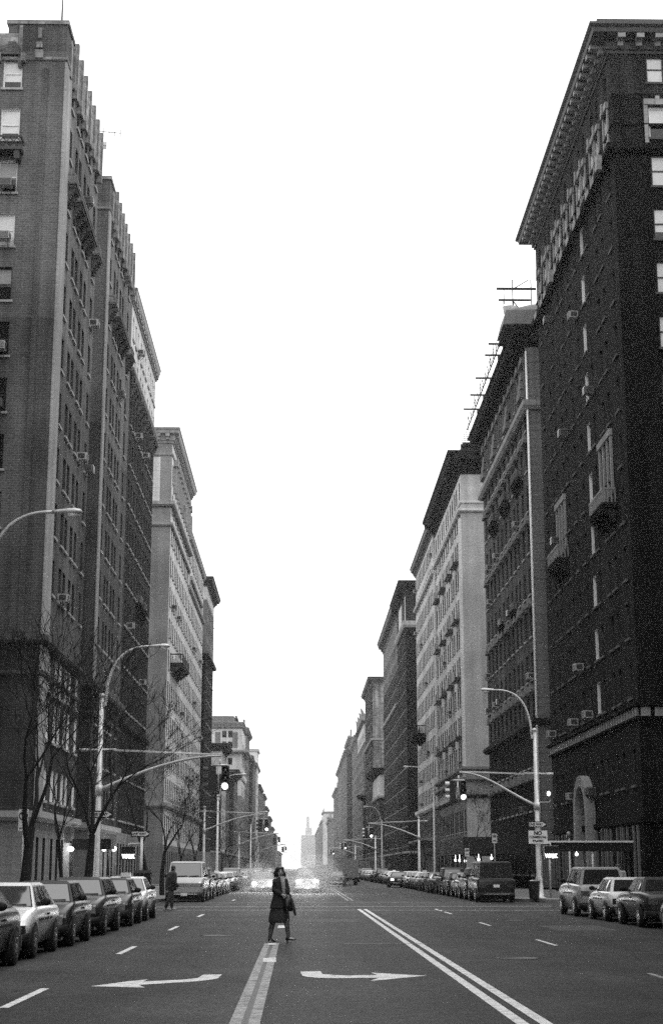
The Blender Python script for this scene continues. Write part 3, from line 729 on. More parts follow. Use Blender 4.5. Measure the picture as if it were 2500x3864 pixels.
for c in rc:
    for x in (-.72, .54): B.lbox(b, c + x, c + x + .18, -.1, -.003, 42.3, 45.1)
    B.lbox(b, c - .8, c + .8, -.2, -.004, 45.1, 45.5); B.lbox(b, c - .16, c + .16, -.3, -.21, 45.0, 45.7)
for x in (-.78, .56): B.lbox(b, -.1, -.003, 2.62 + x, 2.62 + x + .22, 42.3, 44.8)
B.lbox(b, -.18, -.004, 1.84, 3.4, 44.8, 45.15); B.lbox(b, -.26, -.19, 2.5, 2.74, 44.75, 45.3)
for u in (1.3, 19.0):
    B.lbox(b, u, u + .5, -.75, -.46, 41.4, 42.3)
for c in rc: B.lbox(b, c - .55, c + .55, -.47, -.451, 41.8, 42.2)
bits(b, 'window_surround', BR['trim'], B.root)
for u0 in (3.7, 19.6):
    b = MB()
    for k in range(4): B.lbox(b, u0 + .1 + k * 1.1, u0 + .32 + k * 1.1, -.14, -.003, 22.6, 26.0)
    B.lbox(b, u0, u0 + 3.8, -.2, -.004, 26.0, 26.4); bits(b, 'window_surround', BR['trim'], B.root)
    B.balcony(u0 - .2, u0 + 4.0, 21.9, .75, .95, BR['trim'], BR['dark'])
# entrance: tall arched stone portal
b = MB(); yc, hw, sp = 15.6, 1.7, 4.9
ring = []
for k in range(13):
    a = math.pi * k / 12; ring.append((math.cos(a), math.sin(a)))
def arch_pts(r, rise): return [(yc + r * c_, sp + rise * s_) for c_, s_ in ring]
i_, o_ = arch_pts(hw, 1.75), arch_pts(hw + .65, 2.4)
i_ = [(yc + hw, .15)] + i_ + [(yc - hw, .15)]; o_ = [(yc + hw + .65, .15)] + o_ + [(yc - hw - .65, .15)]
for k in range(len(i_) - 1):
    for q in ((i_[k], i_[k + 1], o_[k + 1], o_[k], -.55, None), ):
        b.face([B.P(p[0], -.55, p[1]) for p in (i_[k], i_[k + 1], o_[k + 1], o_[k])])
    b.face([B.P(i_[k][0], -.55, i_[k][1]), B.P(i_[k + 1][0], -.55, i_[k + 1][1]), B.P(i_[k + 1][0], -.02, i_[k + 1][1]), B.P(i_[k][0], -.02, i_[k][1])])
    b.face([B.P(o_[k][0], -.55, o_[k][1]), B.P(o_[k + 1][0], -.55, o_[k + 1][1]), B.P(o_[k + 1][0], -.003, o_[k + 1][1]), B.P(o_[k][0], -.003, o_[k][1])])
b.obj('entrance_arch', BR['trim'], B.root)
b = MB(); b.face([B.P(p[0], -.03, p[1]) for p in i_]); B.lbox(b, yc - hw + .02, yc + hw - .02, -.2, -.035, 2.95, 3.15); b.obj('entrance_panel', BR['midstone'], B.root)
b = MB(); B.lbox(b, yc - .9, yc + .9, -.1, -.036, .15, 2.6); b.obj('door', M['black'], B.root)
b = MB()
for c in rc:
    for x in (-.62, .44):
        if abs(c + x - yc) > 2.6: B.lbox(b, c + x, c + x + .18, -.12, -.003, .4, 3.9)
bits(b, 'window_pier', BR['midstone'], B.root)
B.band(3.95, .3, .16, BR['R1'], 0, 3)
# entrance canopy on the pavement in front
t = empty('entrance_canopy', (15.3, 85.2, .15), 0, 'pale framed entrance canopy on slim posts before the dark corner house at right', 'canopy')
b = MB(); b.box(-2.2, 2.4, -1.5, 1.5, 2.72, 2.86); b.box(-2.2, -2.12, -1.5, 1.5, 2.4, 2.719); b.box(-2.119, 2.4, -1.5, -1.42, 2.4, 2.719); b.obj('canopy_roof', M['trim'], t)
for x, y in ((-2.1, -1.4), (-2.1, 1.4), (.2, -1.4), (.2, 1.4)):
    b = MB(); b.tube([(x, y, 0), (x, y, 2.72)], .06, 8); b.obj('post', M['steel'], t)
b = MB(); b.box(-2.25, -2.2, -1.5, 1.5, 2.86, 2.95); b.box(-2.2, 2.4, -1.55, -1.5, 2.86, 2.95); b.obj('rail', M['signwhite'], t)
b = MB(); b.ell((-.6, -1.1, 2.25), (.09, .09, .09)); b.tube([(-.6, -1.1, 2.38), (-.6, -1.1, 2.72)], .02, 5); b.obj('lamp', M['lit'], t)
t = empty('post_lamp', (15.1, 88.6, .15), 0, 'slender pale post with round finial standing beside the entrance canopy', 'post')
b = MB(); b.tube([(0, 0, 0), (0, 0, .3), (0, 0, .32), (0, 0, 3.2)], [.13, .13, .07, .06], 8); b.obj('post', M['steel'], t)
b = MB(); b.ell((0, 0, 3.36), (.17, .17, .19)); b.obj('globe', M['p_grey'], t)

# ornate house with roof scaffolding
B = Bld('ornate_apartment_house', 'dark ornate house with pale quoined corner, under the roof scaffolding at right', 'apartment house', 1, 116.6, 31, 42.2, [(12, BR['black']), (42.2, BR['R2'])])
cc = [1.9, 4.6, 7.4, 9.6, 12.2, 15.0, 17.8, 20.6, 23.4, 26.2, 29.0]
B.windows(1, cols(cc, 1.15), rows(6.0, 3.3, 11, 2.1), rec=.32, ac=.1); B.windows(1, cols(cc, 1.2), [(1.2, 2.6)])
B.finish()
B.band(37.0, .7, .5, BR['trim'], 0, 3); B.band(12.2, .5, .5, BR['dark'], 0, 3)
B.cornice(42.2, 1.5, 1.3, BR['black'], 0, 3, 1.2, BR['black'])
b = MB()
for k in range(60):
    z = .3 + k * .7; wd = (1.75, 1.45, 1.75, 1.3)[k % 4]
    B.lbox(b, -.06, -.003, 0, wd, z, z + .68); B.lbox(b, 0.0, .5, -.06, -.003, z, z + .68)
b.obj('quoins', BR['midstone'], B.root)
b = MB(); b.tube([B.P(-.14, -.1, .4), B.P(-.14, -.1, 41.8)], .085, 8); b.obj('downpipe', M['signwhite'], B.root)
b = MB()
for c in cc:
    for z, h in rows(6.0, 3.3, 11, 2.1)[::2]:
        B.lbox(b, c - .8, c + .8, -.34, -.003, z + 2.25, z + 2.45)
        b.face([B.P(c - .85, -.3, z + 2.45), B.P(c + .85, -.3, z + 2.45), B.P(c, -.3, z + 3.05)]); b.face([B.P(c - .85, -.3, z + 2.45), B.P(c, -.3, z + 3.05), B.P(c, -.003, z + 3.05), B.P(c - .85, -.003, z + 2.45)]); b.face([B.P(c + .85, -.3, z + 2.45), B.P(c, -.3, z + 3.05), B.P(c, -.003, z + 3.05), B.P(c + .85, -.003, z + 2.45)])
    for x in (-.75, .6): B.lbox(b, c + x, c + x + .15, -.16, -.004, 37.8, 41.8)
for u in (1.2, 10.0, 19.0, 27.0):
    for k in range(3): B.lbox(b, u + .2 * k, u + 2.2 - .2 * k, -.5 + .1 * k, -.005, 38.4 + .8 * k, 39.0 + .8 * k)
bits(b, 'carved_ornament', BR['mid'], B.root)
for u0 in (4.0, 12.0, 20.0): B.balcony(u0, u0 + 3.6, 32.5, .55, .75, BR['mid'], BR['dark'])
for u0 in (8.6, 16.6): B.balcony(u0, u0 + 2.2, 22.4, .45, .7, BR['mid'], BR['black'])
t = empty('roof_scaffold', (XR, 116.6, 43.9), 0, 'suspended roof scaffolding with tarpaulins and outrigger beams on the ornate dark house', 'scaffolding')
b = MB(); b.box(-1.7, 3.5, -.6, 4.5, -.1, .05); b.box(-1.6, -1.5, .2, 30, .06, .1); b.obj('platform', M['trim'], t)
b = MB(); b.rings([[(-1.9, -.4, .06), (3.5, -.4, .06), (3.5, 3.6, .06), (-1.9, 3.6, .06)], [(-1.6, -.3, 1.3), (3.5, -.3, 1.5), (3.5, 3.4, 1.5), (-1.6, 3.4, 1.3)], [(.4, .3, 2.0), (3.5, .2, 2.4), (3.5, 2.6, 2.4), (.4, 2.6, 2.0)]], 0, False); b.obj('tarpaulin', plain('tarpaulin', .12, .7, noise=.35, nscale=1.5), t)
b = MB(); b.rings([[(-1.2 + .2 * math.cos(a), .3 + .25 * math.sin(a), .3) for a in [k * .785 for k in range(8)]], [(-1.2 + .5 * math.cos(a), .3 + .4 * math.sin(a), 1.2) for a in [k * .785 for k in range(8)]], [(-1.2 + .6 * math.cos(a), .3 + .45 * math.sin(a), 1.8) for a in [k * .785 for k in range(8)]]], 0, True); b.obj('tarpaulin', plain('pale tarpaulin', .3, .6, noise=.3, nscale=2), t)
for k, (y, x) in enumerate(((1.0, -2.0), (7.5, -2.1), (10.8, -2.0), (16.5, -2.2), (22.0, -2.1), (27.0, -2.2))):
    b = MB(); z = 2.6 if k == 0 else 1.0 + .12 * (k % 3)
    b.box(x, .6, y, y + .12, z, z + .15); b.box(-.9, -.78, y, y + .12, .0, z - .003); b.tube([(x + .4, y + .08, z), (x + .4, y + .08, z - 1.0)], .03, 4)
    b.tube([(-.84, y + .05, z), (1, y + .05, .1)], .05, 5); b.obj('outrigger', M['trim'], t)
b = MB(); b.box(-2.2, 1.0, .6, .72, 3.4, 3.58); b.tube([(-1.6, .7, 3.4), (-1.6, .7, 2.2)], .03, 4)
for x in (-.9, .6): b.tube([(x, .7, .1), (x, .7, 4.3)], .045, 5)
b.tube([(-.9, .8, 3.5), (.4, .8, 4.3)], .04, 5); b.obj('hoist_beam', M['trim'], t)
b = MB()
for y in range(5, 31, 2): b.tube([(-1.5, y, 0), (-1.5, y, 1.05)], .03, 4)
for z in (.55, 1.1): b.tube([(-1.5, 4, z), (-1.5, 31, z)], .025, 4)
for y in range(5, 30, 4): b.tube([(-1.5, y, 0), (-1.5, y + 2, 1.0)], .022, 4)
b.obj('guard_rail', M['iron'], t)
b = MB(); b.box(-2.2, -1.2, 30.3, 30.5, -1.6, -1.3); b.box(-2.1, -1.2, 29.2, 30.3, -1.5, -1.42)
for k in range(6): b.tube([(-2.1 + .16 * k, 30.2, -1.3), (-1.9 + .16 * k, 30.2, .3)], .022, 4)
for k in range(7): b.tube([(-2.1 + .03 * k, 30.2, -1.2 + .22 * k), (-1.1, 30.2, -1.2 + .22 * k)], .022, 4)
b.obj('hanging_cradle', M['iron'], t)

# sidewalk shed with bulbs in front of it
t = empty('sidewalk_shed', (12.6, 122, .15), 0, 'long dark sidewalk shed with lit bulbs along the right pavement before the ornate house', 'sidewalk shed')
b = MB(); b.box(0, 4.9, 0, 27.5, 2.65, 2.85); b.obj('deck', M['trim'], t)
b = MB(); b.box(-.06, 0, 0, 27.5, 2.6, 3.9); b.box(0.003, 4.9, -.06, -.003, 2.6, 3.9); b.obj('parapet_board', M['black'], t)
for k in range(9):
    b = MB(); y = .2 + 3.35 * k; b.tube([(.12, y, 0), (.12, y, 2.65)], .06, 6); b.tube([(.12, y, .8), (.12, min(y + 3, 27.3), 2.5)], .03, 4); b.obj('post', M['trim'], t)
for x, y, z in ((2.2, .7, 2.3), (1.3, 1.6, 2.2), (.5, 4.0, 2.1), (.4, 7.5, 2.15), (.6, 13, 2.2)):
    b = MB(); b.ell((x, y, z), (.11, .11, .12), 0, 10, 6); b.tube([(x, y, z + .15), (x, y, 2.65)], .02, 4, 0); b.obj('bulb', M['lit'], t)

# pale stone house across the street with big dark cornice
B = Bld('stone_corner_house', 'pale stone corner house with broad black cornice and blank near wall, right', 'apartment house', 1, 168.5, 34.2, 45.2, [(9.3, BR['midstone']), (11.6, BR['light']), (45.2, BR['pale'])], D=22)
cc = [1.6, 4.8, 7.0, 10.2, 12.4, 15.6, 18.0, 21.2, 23.6, 26.8, 29.2, 32.4]
B.windows(1, cols(cc, 1.2), rows(12.9, 3.3, 9, 2.1), rec=.34, ac=.04, far=True); B.windows(1, cols(cc, 1.1), [(42.3, 2.1)], far=True); B.windows(1, cols(cc, 1.3), [(1.2, 2.8), (5.6, 2.3)], far=True)
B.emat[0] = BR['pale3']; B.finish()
B.band(41.7, .25, .2, BR['light'], 0, 3); B.band(40.7, .35, .4, BR['light'], 0, 3); B.band(12.0, .4, .5, BR['midstone'], 0, 3); B.band(10.9, .4, .6, BR['midstone'], 0, 3); B.band(9.1, .35, .2, BR['dark'], 0, 2)
B.cornice(45.1, 2.4, 1.55, BR['black'], 0, 3, 1.3, BR['black'], top=0); 
b = MB(); B.lbox(b, .8, 32, .4, 20, 47.5, 49.0); b.obj('roof_house', BR['black'], B.root)
b = MB()
for k in range(40):
    z = 12.8 + 3.3 * (k % 9)
for c in cc[1:-1:3]:
    for z in (16.2, 22.8, 29.4, 36.0): B.lbox(b, c - .9, c + 3.1, -.7, -.003, z - .5, z - .2); B.lbox(b, c - .9, c + 3.1, -.7, -.62, z - .2, z + .55)
bits(b, 'iron_balcony', M['iron'], B.root)
b = MB(); B.lbox(b, 0, .9, -.25, -.003, 9.45, 40.0); B.lbox(b, 33.0, 34.2, -.25, -.003, 9.45, 40.0); bits(b, 'pilaster', BR['light'], B.root)
B = Bld('stone_corner_house', 'pale stone house adjoining the broad black corniced one, with long dark balcony, right', 'apartment house', 1, 206.0, 32.4, 46.2, [(9.3, BR['midstone']), (46.2, BR['pale'])], D=22)
cc = [1.8 + 2.62 * i for i in range(12)]
B.windows(1, cols(cc, 1.25), rows(10.5, 3.3, 11, 2.0), rec=.3, far=True, ac=.05); B.windows(1, cols(cc, 1.3), [(1.2, 2.8), (5.8, 2.4)], far=True)
B.finish(); B.band(9.3, .7, .5, BR['light'], 0, 3); B.band(40.6, .4, .4, BR['light'], 0, 3); B.cornice(46.15, 1.6, .85, BR['tin'], 0, 3, 1.2); B.balcony(16, 26, 20.5, 1.5, 1.2, BR['black'], BR['black']); B.band(5.2, .4, 1.6, BR['trim'], 1, 2, 'ledge')
b = MB(); B.lbox(b, -3.3, 0, 1.5, 20, 0, 45); b.obj('joint_wall', BR['mid'], B.root)

def rh(*a, **k): return simple_house(a[0], a[1], 1, *a[2:], **k)
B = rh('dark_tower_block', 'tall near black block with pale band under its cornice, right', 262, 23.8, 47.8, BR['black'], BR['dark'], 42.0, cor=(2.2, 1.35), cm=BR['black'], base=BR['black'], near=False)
B.band(42.0, 1.1, .5, BR['trim'], 0, 3)
b = MB(); B.lbox(b, 9, 17, -.15, -.003, 43.3, 47.4); B.lbox(b, .2, 1.1, -.12, -.004, 43.2, 47.4); bits(b, 'wall_panel', BR['light'], B.root)
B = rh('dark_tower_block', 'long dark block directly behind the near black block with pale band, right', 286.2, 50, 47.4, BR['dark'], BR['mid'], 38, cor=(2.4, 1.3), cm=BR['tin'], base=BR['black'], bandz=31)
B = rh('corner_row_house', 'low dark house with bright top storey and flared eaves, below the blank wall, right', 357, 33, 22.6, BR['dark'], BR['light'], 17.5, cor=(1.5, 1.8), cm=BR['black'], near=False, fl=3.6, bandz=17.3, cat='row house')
B = rh('blank_wall_block', 'apartment block showing a mottled pale blank brick wall and bracketed cornice, right', 390.2, 44, 47.4, BR['dark'], None, None, cor=(1.6, 1.15), cm=BR['tin'], near=False, bandz=33)
b = MB(); B.lbox(b, -.08, -.003, .12, 16, 4, 48.9); b.obj('side_wall', brick('mottled brick', .24, .12, .2, stain=.6, bw_=1.2, bh=.6, patch=.6), B.root)
B = rh('gabled_block', 'grey block with pointed gable finials and pale upper corner behind the blank wall block, right', 444, 50, 42, BR['mid'], BR['light'], 37, cor=(1.0, .8), cm=BR['tin'])
b = MB()
for u in (1, 14, 27, 40): b.rings([[B.P(u - 1.5, -.5, 42.9), B.P(u + 1.5, -.5, 42.9), B.P(u + 1.5, 1.5, 42.9), B.P(u - 1.5, 1.5, 42.9)], [B.P(u - .2, -.9, 46.6), B.P(u + .2, -.9, 46.6), B.P(u + .2, -.6, 46.6), B.P(u - .2, -.6, 46.6)]], 0, False)
bits(b, 'gable_finial', BR['midstone'], B.root)
B = rh('turret_house', 'low dark house with arched top window under projecting eaves, right, below the gabled block', 436.5, 7, 20.0, BR['black'], None, None, cor=(1.6, 1.8), cm=BR['black'], near=False, fl=3.6, cat='row house', ncol=2, back=-.4)
b = MB(); B.lbox(b, -.06, -.003, 1.5, 4.2, 14.2, 18.8); b.obj('arched_window', BR['trim'], B.root)
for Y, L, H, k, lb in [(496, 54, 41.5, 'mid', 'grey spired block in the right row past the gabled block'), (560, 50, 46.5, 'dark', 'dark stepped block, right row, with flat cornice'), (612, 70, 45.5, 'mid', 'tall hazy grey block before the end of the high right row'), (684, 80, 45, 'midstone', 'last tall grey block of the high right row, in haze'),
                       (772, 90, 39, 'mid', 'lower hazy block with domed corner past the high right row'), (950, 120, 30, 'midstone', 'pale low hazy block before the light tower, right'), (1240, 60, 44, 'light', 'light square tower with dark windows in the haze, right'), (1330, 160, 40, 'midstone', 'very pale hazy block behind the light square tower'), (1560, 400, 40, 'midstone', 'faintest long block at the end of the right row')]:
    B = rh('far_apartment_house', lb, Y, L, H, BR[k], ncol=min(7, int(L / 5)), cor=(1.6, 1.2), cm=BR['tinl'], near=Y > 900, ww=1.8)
    b = MB()
    for i in range(3):
        u = rnd.uniform(1, L * .7); B.lbox(b, u, u + 4, 2, 8, H, H + rnd.uniform(2, 4))
    for i in range(2): B.lbox(b, .2 + i * L * .5, .8 + i * L * .5, -.3, .3, H + 1.6, H + 4.2)
    bits(b, 'roof_house', BR['midstone'], B.root)
t = empty('distant_tower', (6, 2900, 0), 0, 'ghostly distant tower with stepped top closing the street in the haze', 'tower')  # its light stone colour stands in for haze fading the tower
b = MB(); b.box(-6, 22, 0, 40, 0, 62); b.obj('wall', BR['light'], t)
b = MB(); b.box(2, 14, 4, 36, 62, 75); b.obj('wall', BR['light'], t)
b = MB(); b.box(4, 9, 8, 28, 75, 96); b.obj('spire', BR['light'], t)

# near blocks on this side of the cross street (unseen, added to shut off the sky beside the viewer)
for s_, lb, nm in ((-1, 'plain brick block beside the viewer on the left, mostly out of view', 'near_apartment_house'), (1, 'plain brick block beside the viewer on the right, mostly out of view', 'near_apartment_house')):
    B = Bld(nm, lb, 'apartment house', s_, -45, 106, 44, [(44, BR['L1'] if s_ < 0 else BR['dark'])], D=30)
    B.windows(1, cols([4 + 7.1 * i for i in range(15)], 1.3), rows(5, 6.5, 6, 2.2)); B.finish(simple=True); B.band(42.5, .8, .05, BR['mid'], 0, 3)

# ------------------------------------------------------------------ vehicles (front towards local -Y, origin on the ground at the middle)
SPEC = dict(  # L, W, H, nose z, cowl z, cowl y, roof front y, roof rear y, glass base y, deck z, tail z, wheel y front, rear, roof half width
    hatch=(3.95, 1.66, 1.39, .74, .93, -.78, -.18, 1.32, 1.82, .92, .84, -1.22, 1.26, .56),
    sedan=(4.55, 1.74, 1.40, .80, .95, -.75, -.08, 1.05, 1.62, .98, .90, -1.38, 1.40, .57),
    boxy=(4.4, 1.70, 1.42, .84, .97, -.70, -.20, 1.08, 1.42, 1.00, .92, -1.32, 1.36, .60),
    wagon=(4.7, 1.74, 1.44, .82, .97, -.85, -.28, 1.95, 2.25, .95, .88, -1.42, 1.44, .59),
    suv=(4.5, 1.80, 1.72, 1.0, 1.14, -.75, -.35, 1.95, 2.16, 1.08, 1.0, -1.38, 1.42, .66),
    van=(4.8, 1.95, 2.02, 1.05, 1.22, -1.75, -1.15, 2.22, 2.36, 1.15, 1.0, -1.45, 1.45, .78))
CARS = {}
def lerp(a, b, t): return tuple(a[i] + (b[i] - a[i]) * t for i in range(3))
def quad_in(c, u0, u1, v0, v1, off):
    """inset panel on a bilinear quad c (bl, br, tr, tl), pushed out along its normal"""
    f = lambda u, v: Vector(lerp(lerp(c[0], c[1], u), lerp(c[3], c[2], u), v))
    n = (Vector(c[1]) - Vector(c[0])).cross(Vector(c[3]) - Vector(c[0])).normalized() * off
    return [f(u0, v0) + n, f(u1, v0) + n, f(u1, v1) + n, f(u0, v1) + n]
def car_proto(kind, paint, lit=None, plate=True, lit_w=600):
    key = (kind, paint, lit, plate)
    if key in CARS: return copy_tree(CARS[key])
    L, W, H, zn, zc, yc, yr0, yr1, yb, zd, zt, wf, wr, rw = SPEC[kind]
    hw = W / 2; root = empty('parked_car'); P = M['p_' + paint]; gl = .22
    b = MB()
    st = [(-L / 2, .42, zn - .16, .80), (-L / 2 + .05, .30, zn - .06, .90), (-L / 2 + .22, .24, zn, .965), ((-L / 2 + yc) / 2, gl, (zn + zc) / 2 + .03, .99), (yc - .05, gl, zc, 1.0), (yc + .5, gl, zc + .01, 1.0),
          ((yc + yb) / 2, gl, (zc + zd) / 2 + .02, 1.0), (yb - .1, gl, zd + .01, 1.0), (L / 2 - .3 if L / 2 - .3 > yb else yb, .24, zd if kind in ('van', 'suv', 'wagon', 'hatch') else zt + .03, .97), (L / 2 - .06, .30, zt - .03, .91), (L / 2, .42, zt - .14, .82)]
    rs = []
    for y, zb, zt_, k in st:
        x = hw * k; zm = zb + (zt_ - zb) * .5
        half = [(x * .80, zb), (x * .915, zb + .06), (x * .965, zm - .02), (x, zm + .12), (x * .985, zt_ - .09), (x * .93, zt_ - .015), (x * .80, zt_)]
        rs.append([(px, y, pz) for px, pz in half] + [(0, y, zt_ + .02)] + [(-px, y, pz) for px, pz in reversed(half)])
    b.rings(rs, 0, True, True)
    # dark sill line, wheel arches
    for s in (1, -1):
        for wy in (wf, wr):
            rr = .365 if kind not in ('suv', 'van') else .40
            cx = s * hw * .995
            pts = [(cx + s * .012, wy + rr * math.cos(a), max(.17, .30 + rr * math.sin(a))) for a in [math.pi * (k / 12.0) - .35 + .7 * 0 for k in range(-1, 15)]]
            b.face(pts if s > 0 else pts[::-1], 1)
        zw = gl + (zc - gl) * .5 + .12; b.box(s * (hw - .02), s * (hw + .007), wf + .42, wr - .42, zw - .022, zw + .022, 1)
    # greenhouse
    bx = hw * .90; z0 = -.03
    lo = [(-bx, yc, zc + z0), (bx, yc, zc + z0), (bx, yb, zd + z0), (-bx, yb, zd + z0)]
    rx = rw * 1.0 if kind != 'van' else rw
    lo_f = .93; top = [(-rx, yr0, H - .06), (rx, yr0, H - .06), (rx, yr1, H - .06), (-rx, yr1, H - .06)]
    b.face([lo[0], lo[1], top[1], top[0]], 0); b.face([lo[1], lo[2], top[2], top[1]], 0); b.face([lo[2], lo[3], top[3], top[2]], 0); b.face([lo[3], lo[0], top[0], top[3]], 0)
    cr = [(-rx * .86, yr0 + .12, H - .01), (rx * .86, yr0 + .12, H - .01), (rx * .86, yr1 - .12, H - .01), (-rx * .86, yr1 - .12, H - .01)]
    for k in range(4): b.face([top[k], top[(k + 1) % 4], cr[(k + 1) % 4], cr[k]], 0, True)
    b.face([(cr[0][0], cr[0][1], cr[0][2]), cr[1], cr[2], cr[3]], 0, True)
    b.obj('body', [P, M['trim']], root)
    def glass(name, c, panels):
        g_ = MB(); d_ = MB()
        for u0, u1, v0, v1 in panels:
            g_.face(quad_in(c, u0, u1, v0, v1, .012)); d_.face(quad_in(c, u0 - .018, u1 + .018, v0 - .03, v1 + .03, .006))
        o = g_.obj(name, M['cglass'], root); d_.obj('seal', M['trim'], o); return o
    wsc = [lo[0], lo[1], top[1], top[0]]
    ws = glass('windscreen', wsc, [(.05, .95, .09, .93)])
    wp = MB(); 
    for u in (.28, .62): 
        q = quad_in(wsc, u, u + .27, .1, .13, .03); wp.tube([q[0], lerp(q[1], q[2], .9)], .012, 4)
    wp.obj('wiper', M['black'], ws)
    glass('rear_window', [lo[2], lo[3], top[3], top[2]], [(.08, .92, .14, .90)])
    n = dict(hatch=[(.08, .50), (.53, .90)], sedan=[(.10, .48), (.51, .84)], boxy=[(.10, .50), (.53, .88)], wagon=[(.08, .36), (.39, .63), (.66, .93)], suv=[(.09, .37), (.40, .64), (.67, .93)], van=[(.10, .30), (.34, .62), (.66, .93)])[kind]
    for side in (1, -1):
        if side > 0: c = [lo[1], lo[2], top[2], top[1]]; pan = [(a, e, .12, .90) for a, e in n]
        else: c = [lo[3], lo[0], top[0], top[3]]; pan = [(1 - e, 1 - a, .12, .90) for a, e in n]
        for p_ in pan: glass('side_window', c, [p_])
        m = MB(); m.ell((side * (hw + .07), yc + .28, zc + .09), (.10, .055, .075), 0, 10, 6); m.box(side * (hw * .88), side * (hw + .03), yc + .26, yc + .31, zc + .03, zc + .09, 0); m.obj('mirror', M['trim'] if paint != 'p' else P, root)
        h = MB(); h.box(side * (hw - .004), side * (hw + .02), .20, .36, zc - .17, zc - .13); h.obj('door_handle', M['trim'], root)
        for wy in (wf, wr):
            R_ = .30 if kind not in ('suv', 'van') else .345
            t = MB(); x0, x1 = side * (hw - .19), side * (hw + .018)
            t.lathe([(R_ * .62, x0), (R_ * .96, x0), (R_, x0 + side * .03), (R_, x1 - side * .03), (R_ * .95, x1), (R_ * .64, x1)], (0, wy, R_), 22, 0, 'x'); w_ = t.obj('wheel', M['rubber'], root)
            r_ = MB(); r_.lathe([(R_ * .60, x1 - side * .01), (R_ * .60, x1 + side * .004), (R_ * .5, x1 - side * .004), (R_ * .2, x1 + side * .006), (.02, x1 + side * .01)], (0, wy, R_), 18, 0, 'x')
            for q in range(6):
                a = q * math.pi / 3; r_.box(x1 + side * .003, x1 + side * .009, wy + R_ * .38 * math.cos(a) - .018, wy + R_ * .38 * math.cos(a) + .018, R_ + R_ * .38 * math.sin(a) - .018, R_ + R_ * .38 * math.sin(a) + .018, 1)
            r_.obj('rim', [M['rim'], M['black']], w_)
    yf, yr = -L / 2, L / 2; zl = zn - .19
    for side in (1, -1):
        h = MB(); k_ = 1.35 if lit == 'front' else 1.0; h.box(side * hw * .48, side * hw * .84, yf - .012, yf + .1, zl - .075 * k_, zl + .075 * k_); h.obj('headlight', M['headlit'] if lit == 'front' else M['lens'], root)
        h = MB(); h.box(side * hw * .845, side * hw * .92, yf + .015, yf + .14, zl - .07, zl + .07); h.obj('indicator', M['red'], root)
        h = MB(); zz = zt - .2; h.box(side * hw * .55, side * hw * .86, yr - .06, yr + .012, zz - .085, zz + .085); h.obj('taillight', M['lit'] if lit == 'rear' else M['red'], root)
    gr = MB(); gr.box(-hw * .45, hw * .45, yf - .008, yf + .05, zl - .07, zl + .07, 0)
    for k in range(4): gr.box(-hw * .44, hw * .44, yf - .016, yf - .009, zl - .06 + .034 * k, zl - .048 + .034 * k, 1)
    gr.obj('grille', [M['black'], M['chrome'] if kind in ('sedan', 'boxy', 'van') else M['trim']], root)
    for sg, y in ((-1, yf), (1, yr)):
        u = MB(); zb = .36; pr = [(.0, zb - .1), (.1, zb - .08), (.13, zb), (.1, zb + .1), (.0, zb + .12)]
        rs = [[(x, y + sg * (o + dy), z) for o, z in pr] for x, dy in ((-hw * .97, -.28), (-hw * .94, -.06), (-hw * .7, .0), (hw * .7, .0), (hw * .94, -.06), (hw * .97, -.28))]
        u.rings(rs, 0, True, True)
        if kind in ('boxy', 'van', 'sedan'): u.box(-hw * .68, hw * .68, y + sg * .11, y + sg * .145, zb + .02, zb + .075, 1)
        u.box(-hw * .8, hw * .8, y - sg * .1, y + sg * .0, .17, zb - .09, 0)
        u.obj('bumper', [M['trim'], M['chrome']], root)
        if plate:
            zp = zt - .2 if sg > 0 else zb + .03; oo = .02 if sg > 0 else .15
            pl = MB(); pl.box(-.155, .155, y + sg * oo, y + sg * (oo + .012), zp - .07, zp + .07); pl.obj('licence_plate', M['signwhite'], root)
    if lit == 'front':
        for side in (1, -1):
            d = bpy.data.lights.new('headlamp', 'POINT'); d.energy = lit_w; d.shadow_soft_size = .12
            o = link(bpy.data.objects.new('headlamp', d)); o.parent = root; o.location = (side * hw * .66, yf - .3, zl)
    CARS[key] = root
    return root
def car(kind, paint, x, y, face, label, name='parked_car', group=None, lit=None, cat=None, rz=0.0):
    """face -1: towards the viewer, +1: away"""
    o = car_proto(kind, paint, lit, True, 1000 if kind == 'suv' else 550); o.name = name
    o.location = (x, y, 0); o.rotation_euler = (0, 0, (0 if face < 0 else math.pi) + rz)
    if 'group' in o: del o['group']
    return tag(o, label, cat or dict(hatch='hatchback', suv='suv', van='van', wagon='station wagon').get(kind, 'car'), group)
# left kerb, facing the viewer
gl_ = 'cars parked along the left kerb'
car('sedan', 'charcoal', -5.86, 26.75, -1, 'dark sedan cut off by the left edge of the picture', group=gl_)
car('hatch', 'white', -5.86, 31.6, -1, 'white hatchback with black bumper, second in the left parked row', group=gl_)
car('hatch', 'dark', -5.80, 36.3, -1, 'glossy black rounded hatchback right behind the white hatchback, left row', group=gl_)
car('wagon', 'charcoal', -5.86, 42.3, -1, 'dark square fronted station wagon in the left row', group=gl_)
car('hatch', 'dark', -5.80, 48.4, -1, 'black small car behind the dark station wagon, left row', group=gl_)
t_ = car('sedan', 'white', -5.86, 53.3, -1, 'white sedan with roof light box, last before the left corner', group=gl_)
b = MB(); b.box(-.16, .16, -.1, .12, 1.38, 1.52); b.obj('roof_light', M['signwhite'], t_)
car('van', 'silver', -5.85, 82.3, -1, 'pale grey van facing the viewer, first past the left corner', 'parked_van', gl_)
KINDS = ['sedan', 'hatch', 'boxy', 'wagon', 'suv', 'sedan', 'boxy', 'hatch']
PAINTS = ['silver', 'dark', 'grey', 'white', 'charcoal', 'dark', 'silver', 'grey', 'charcoal', 'white']
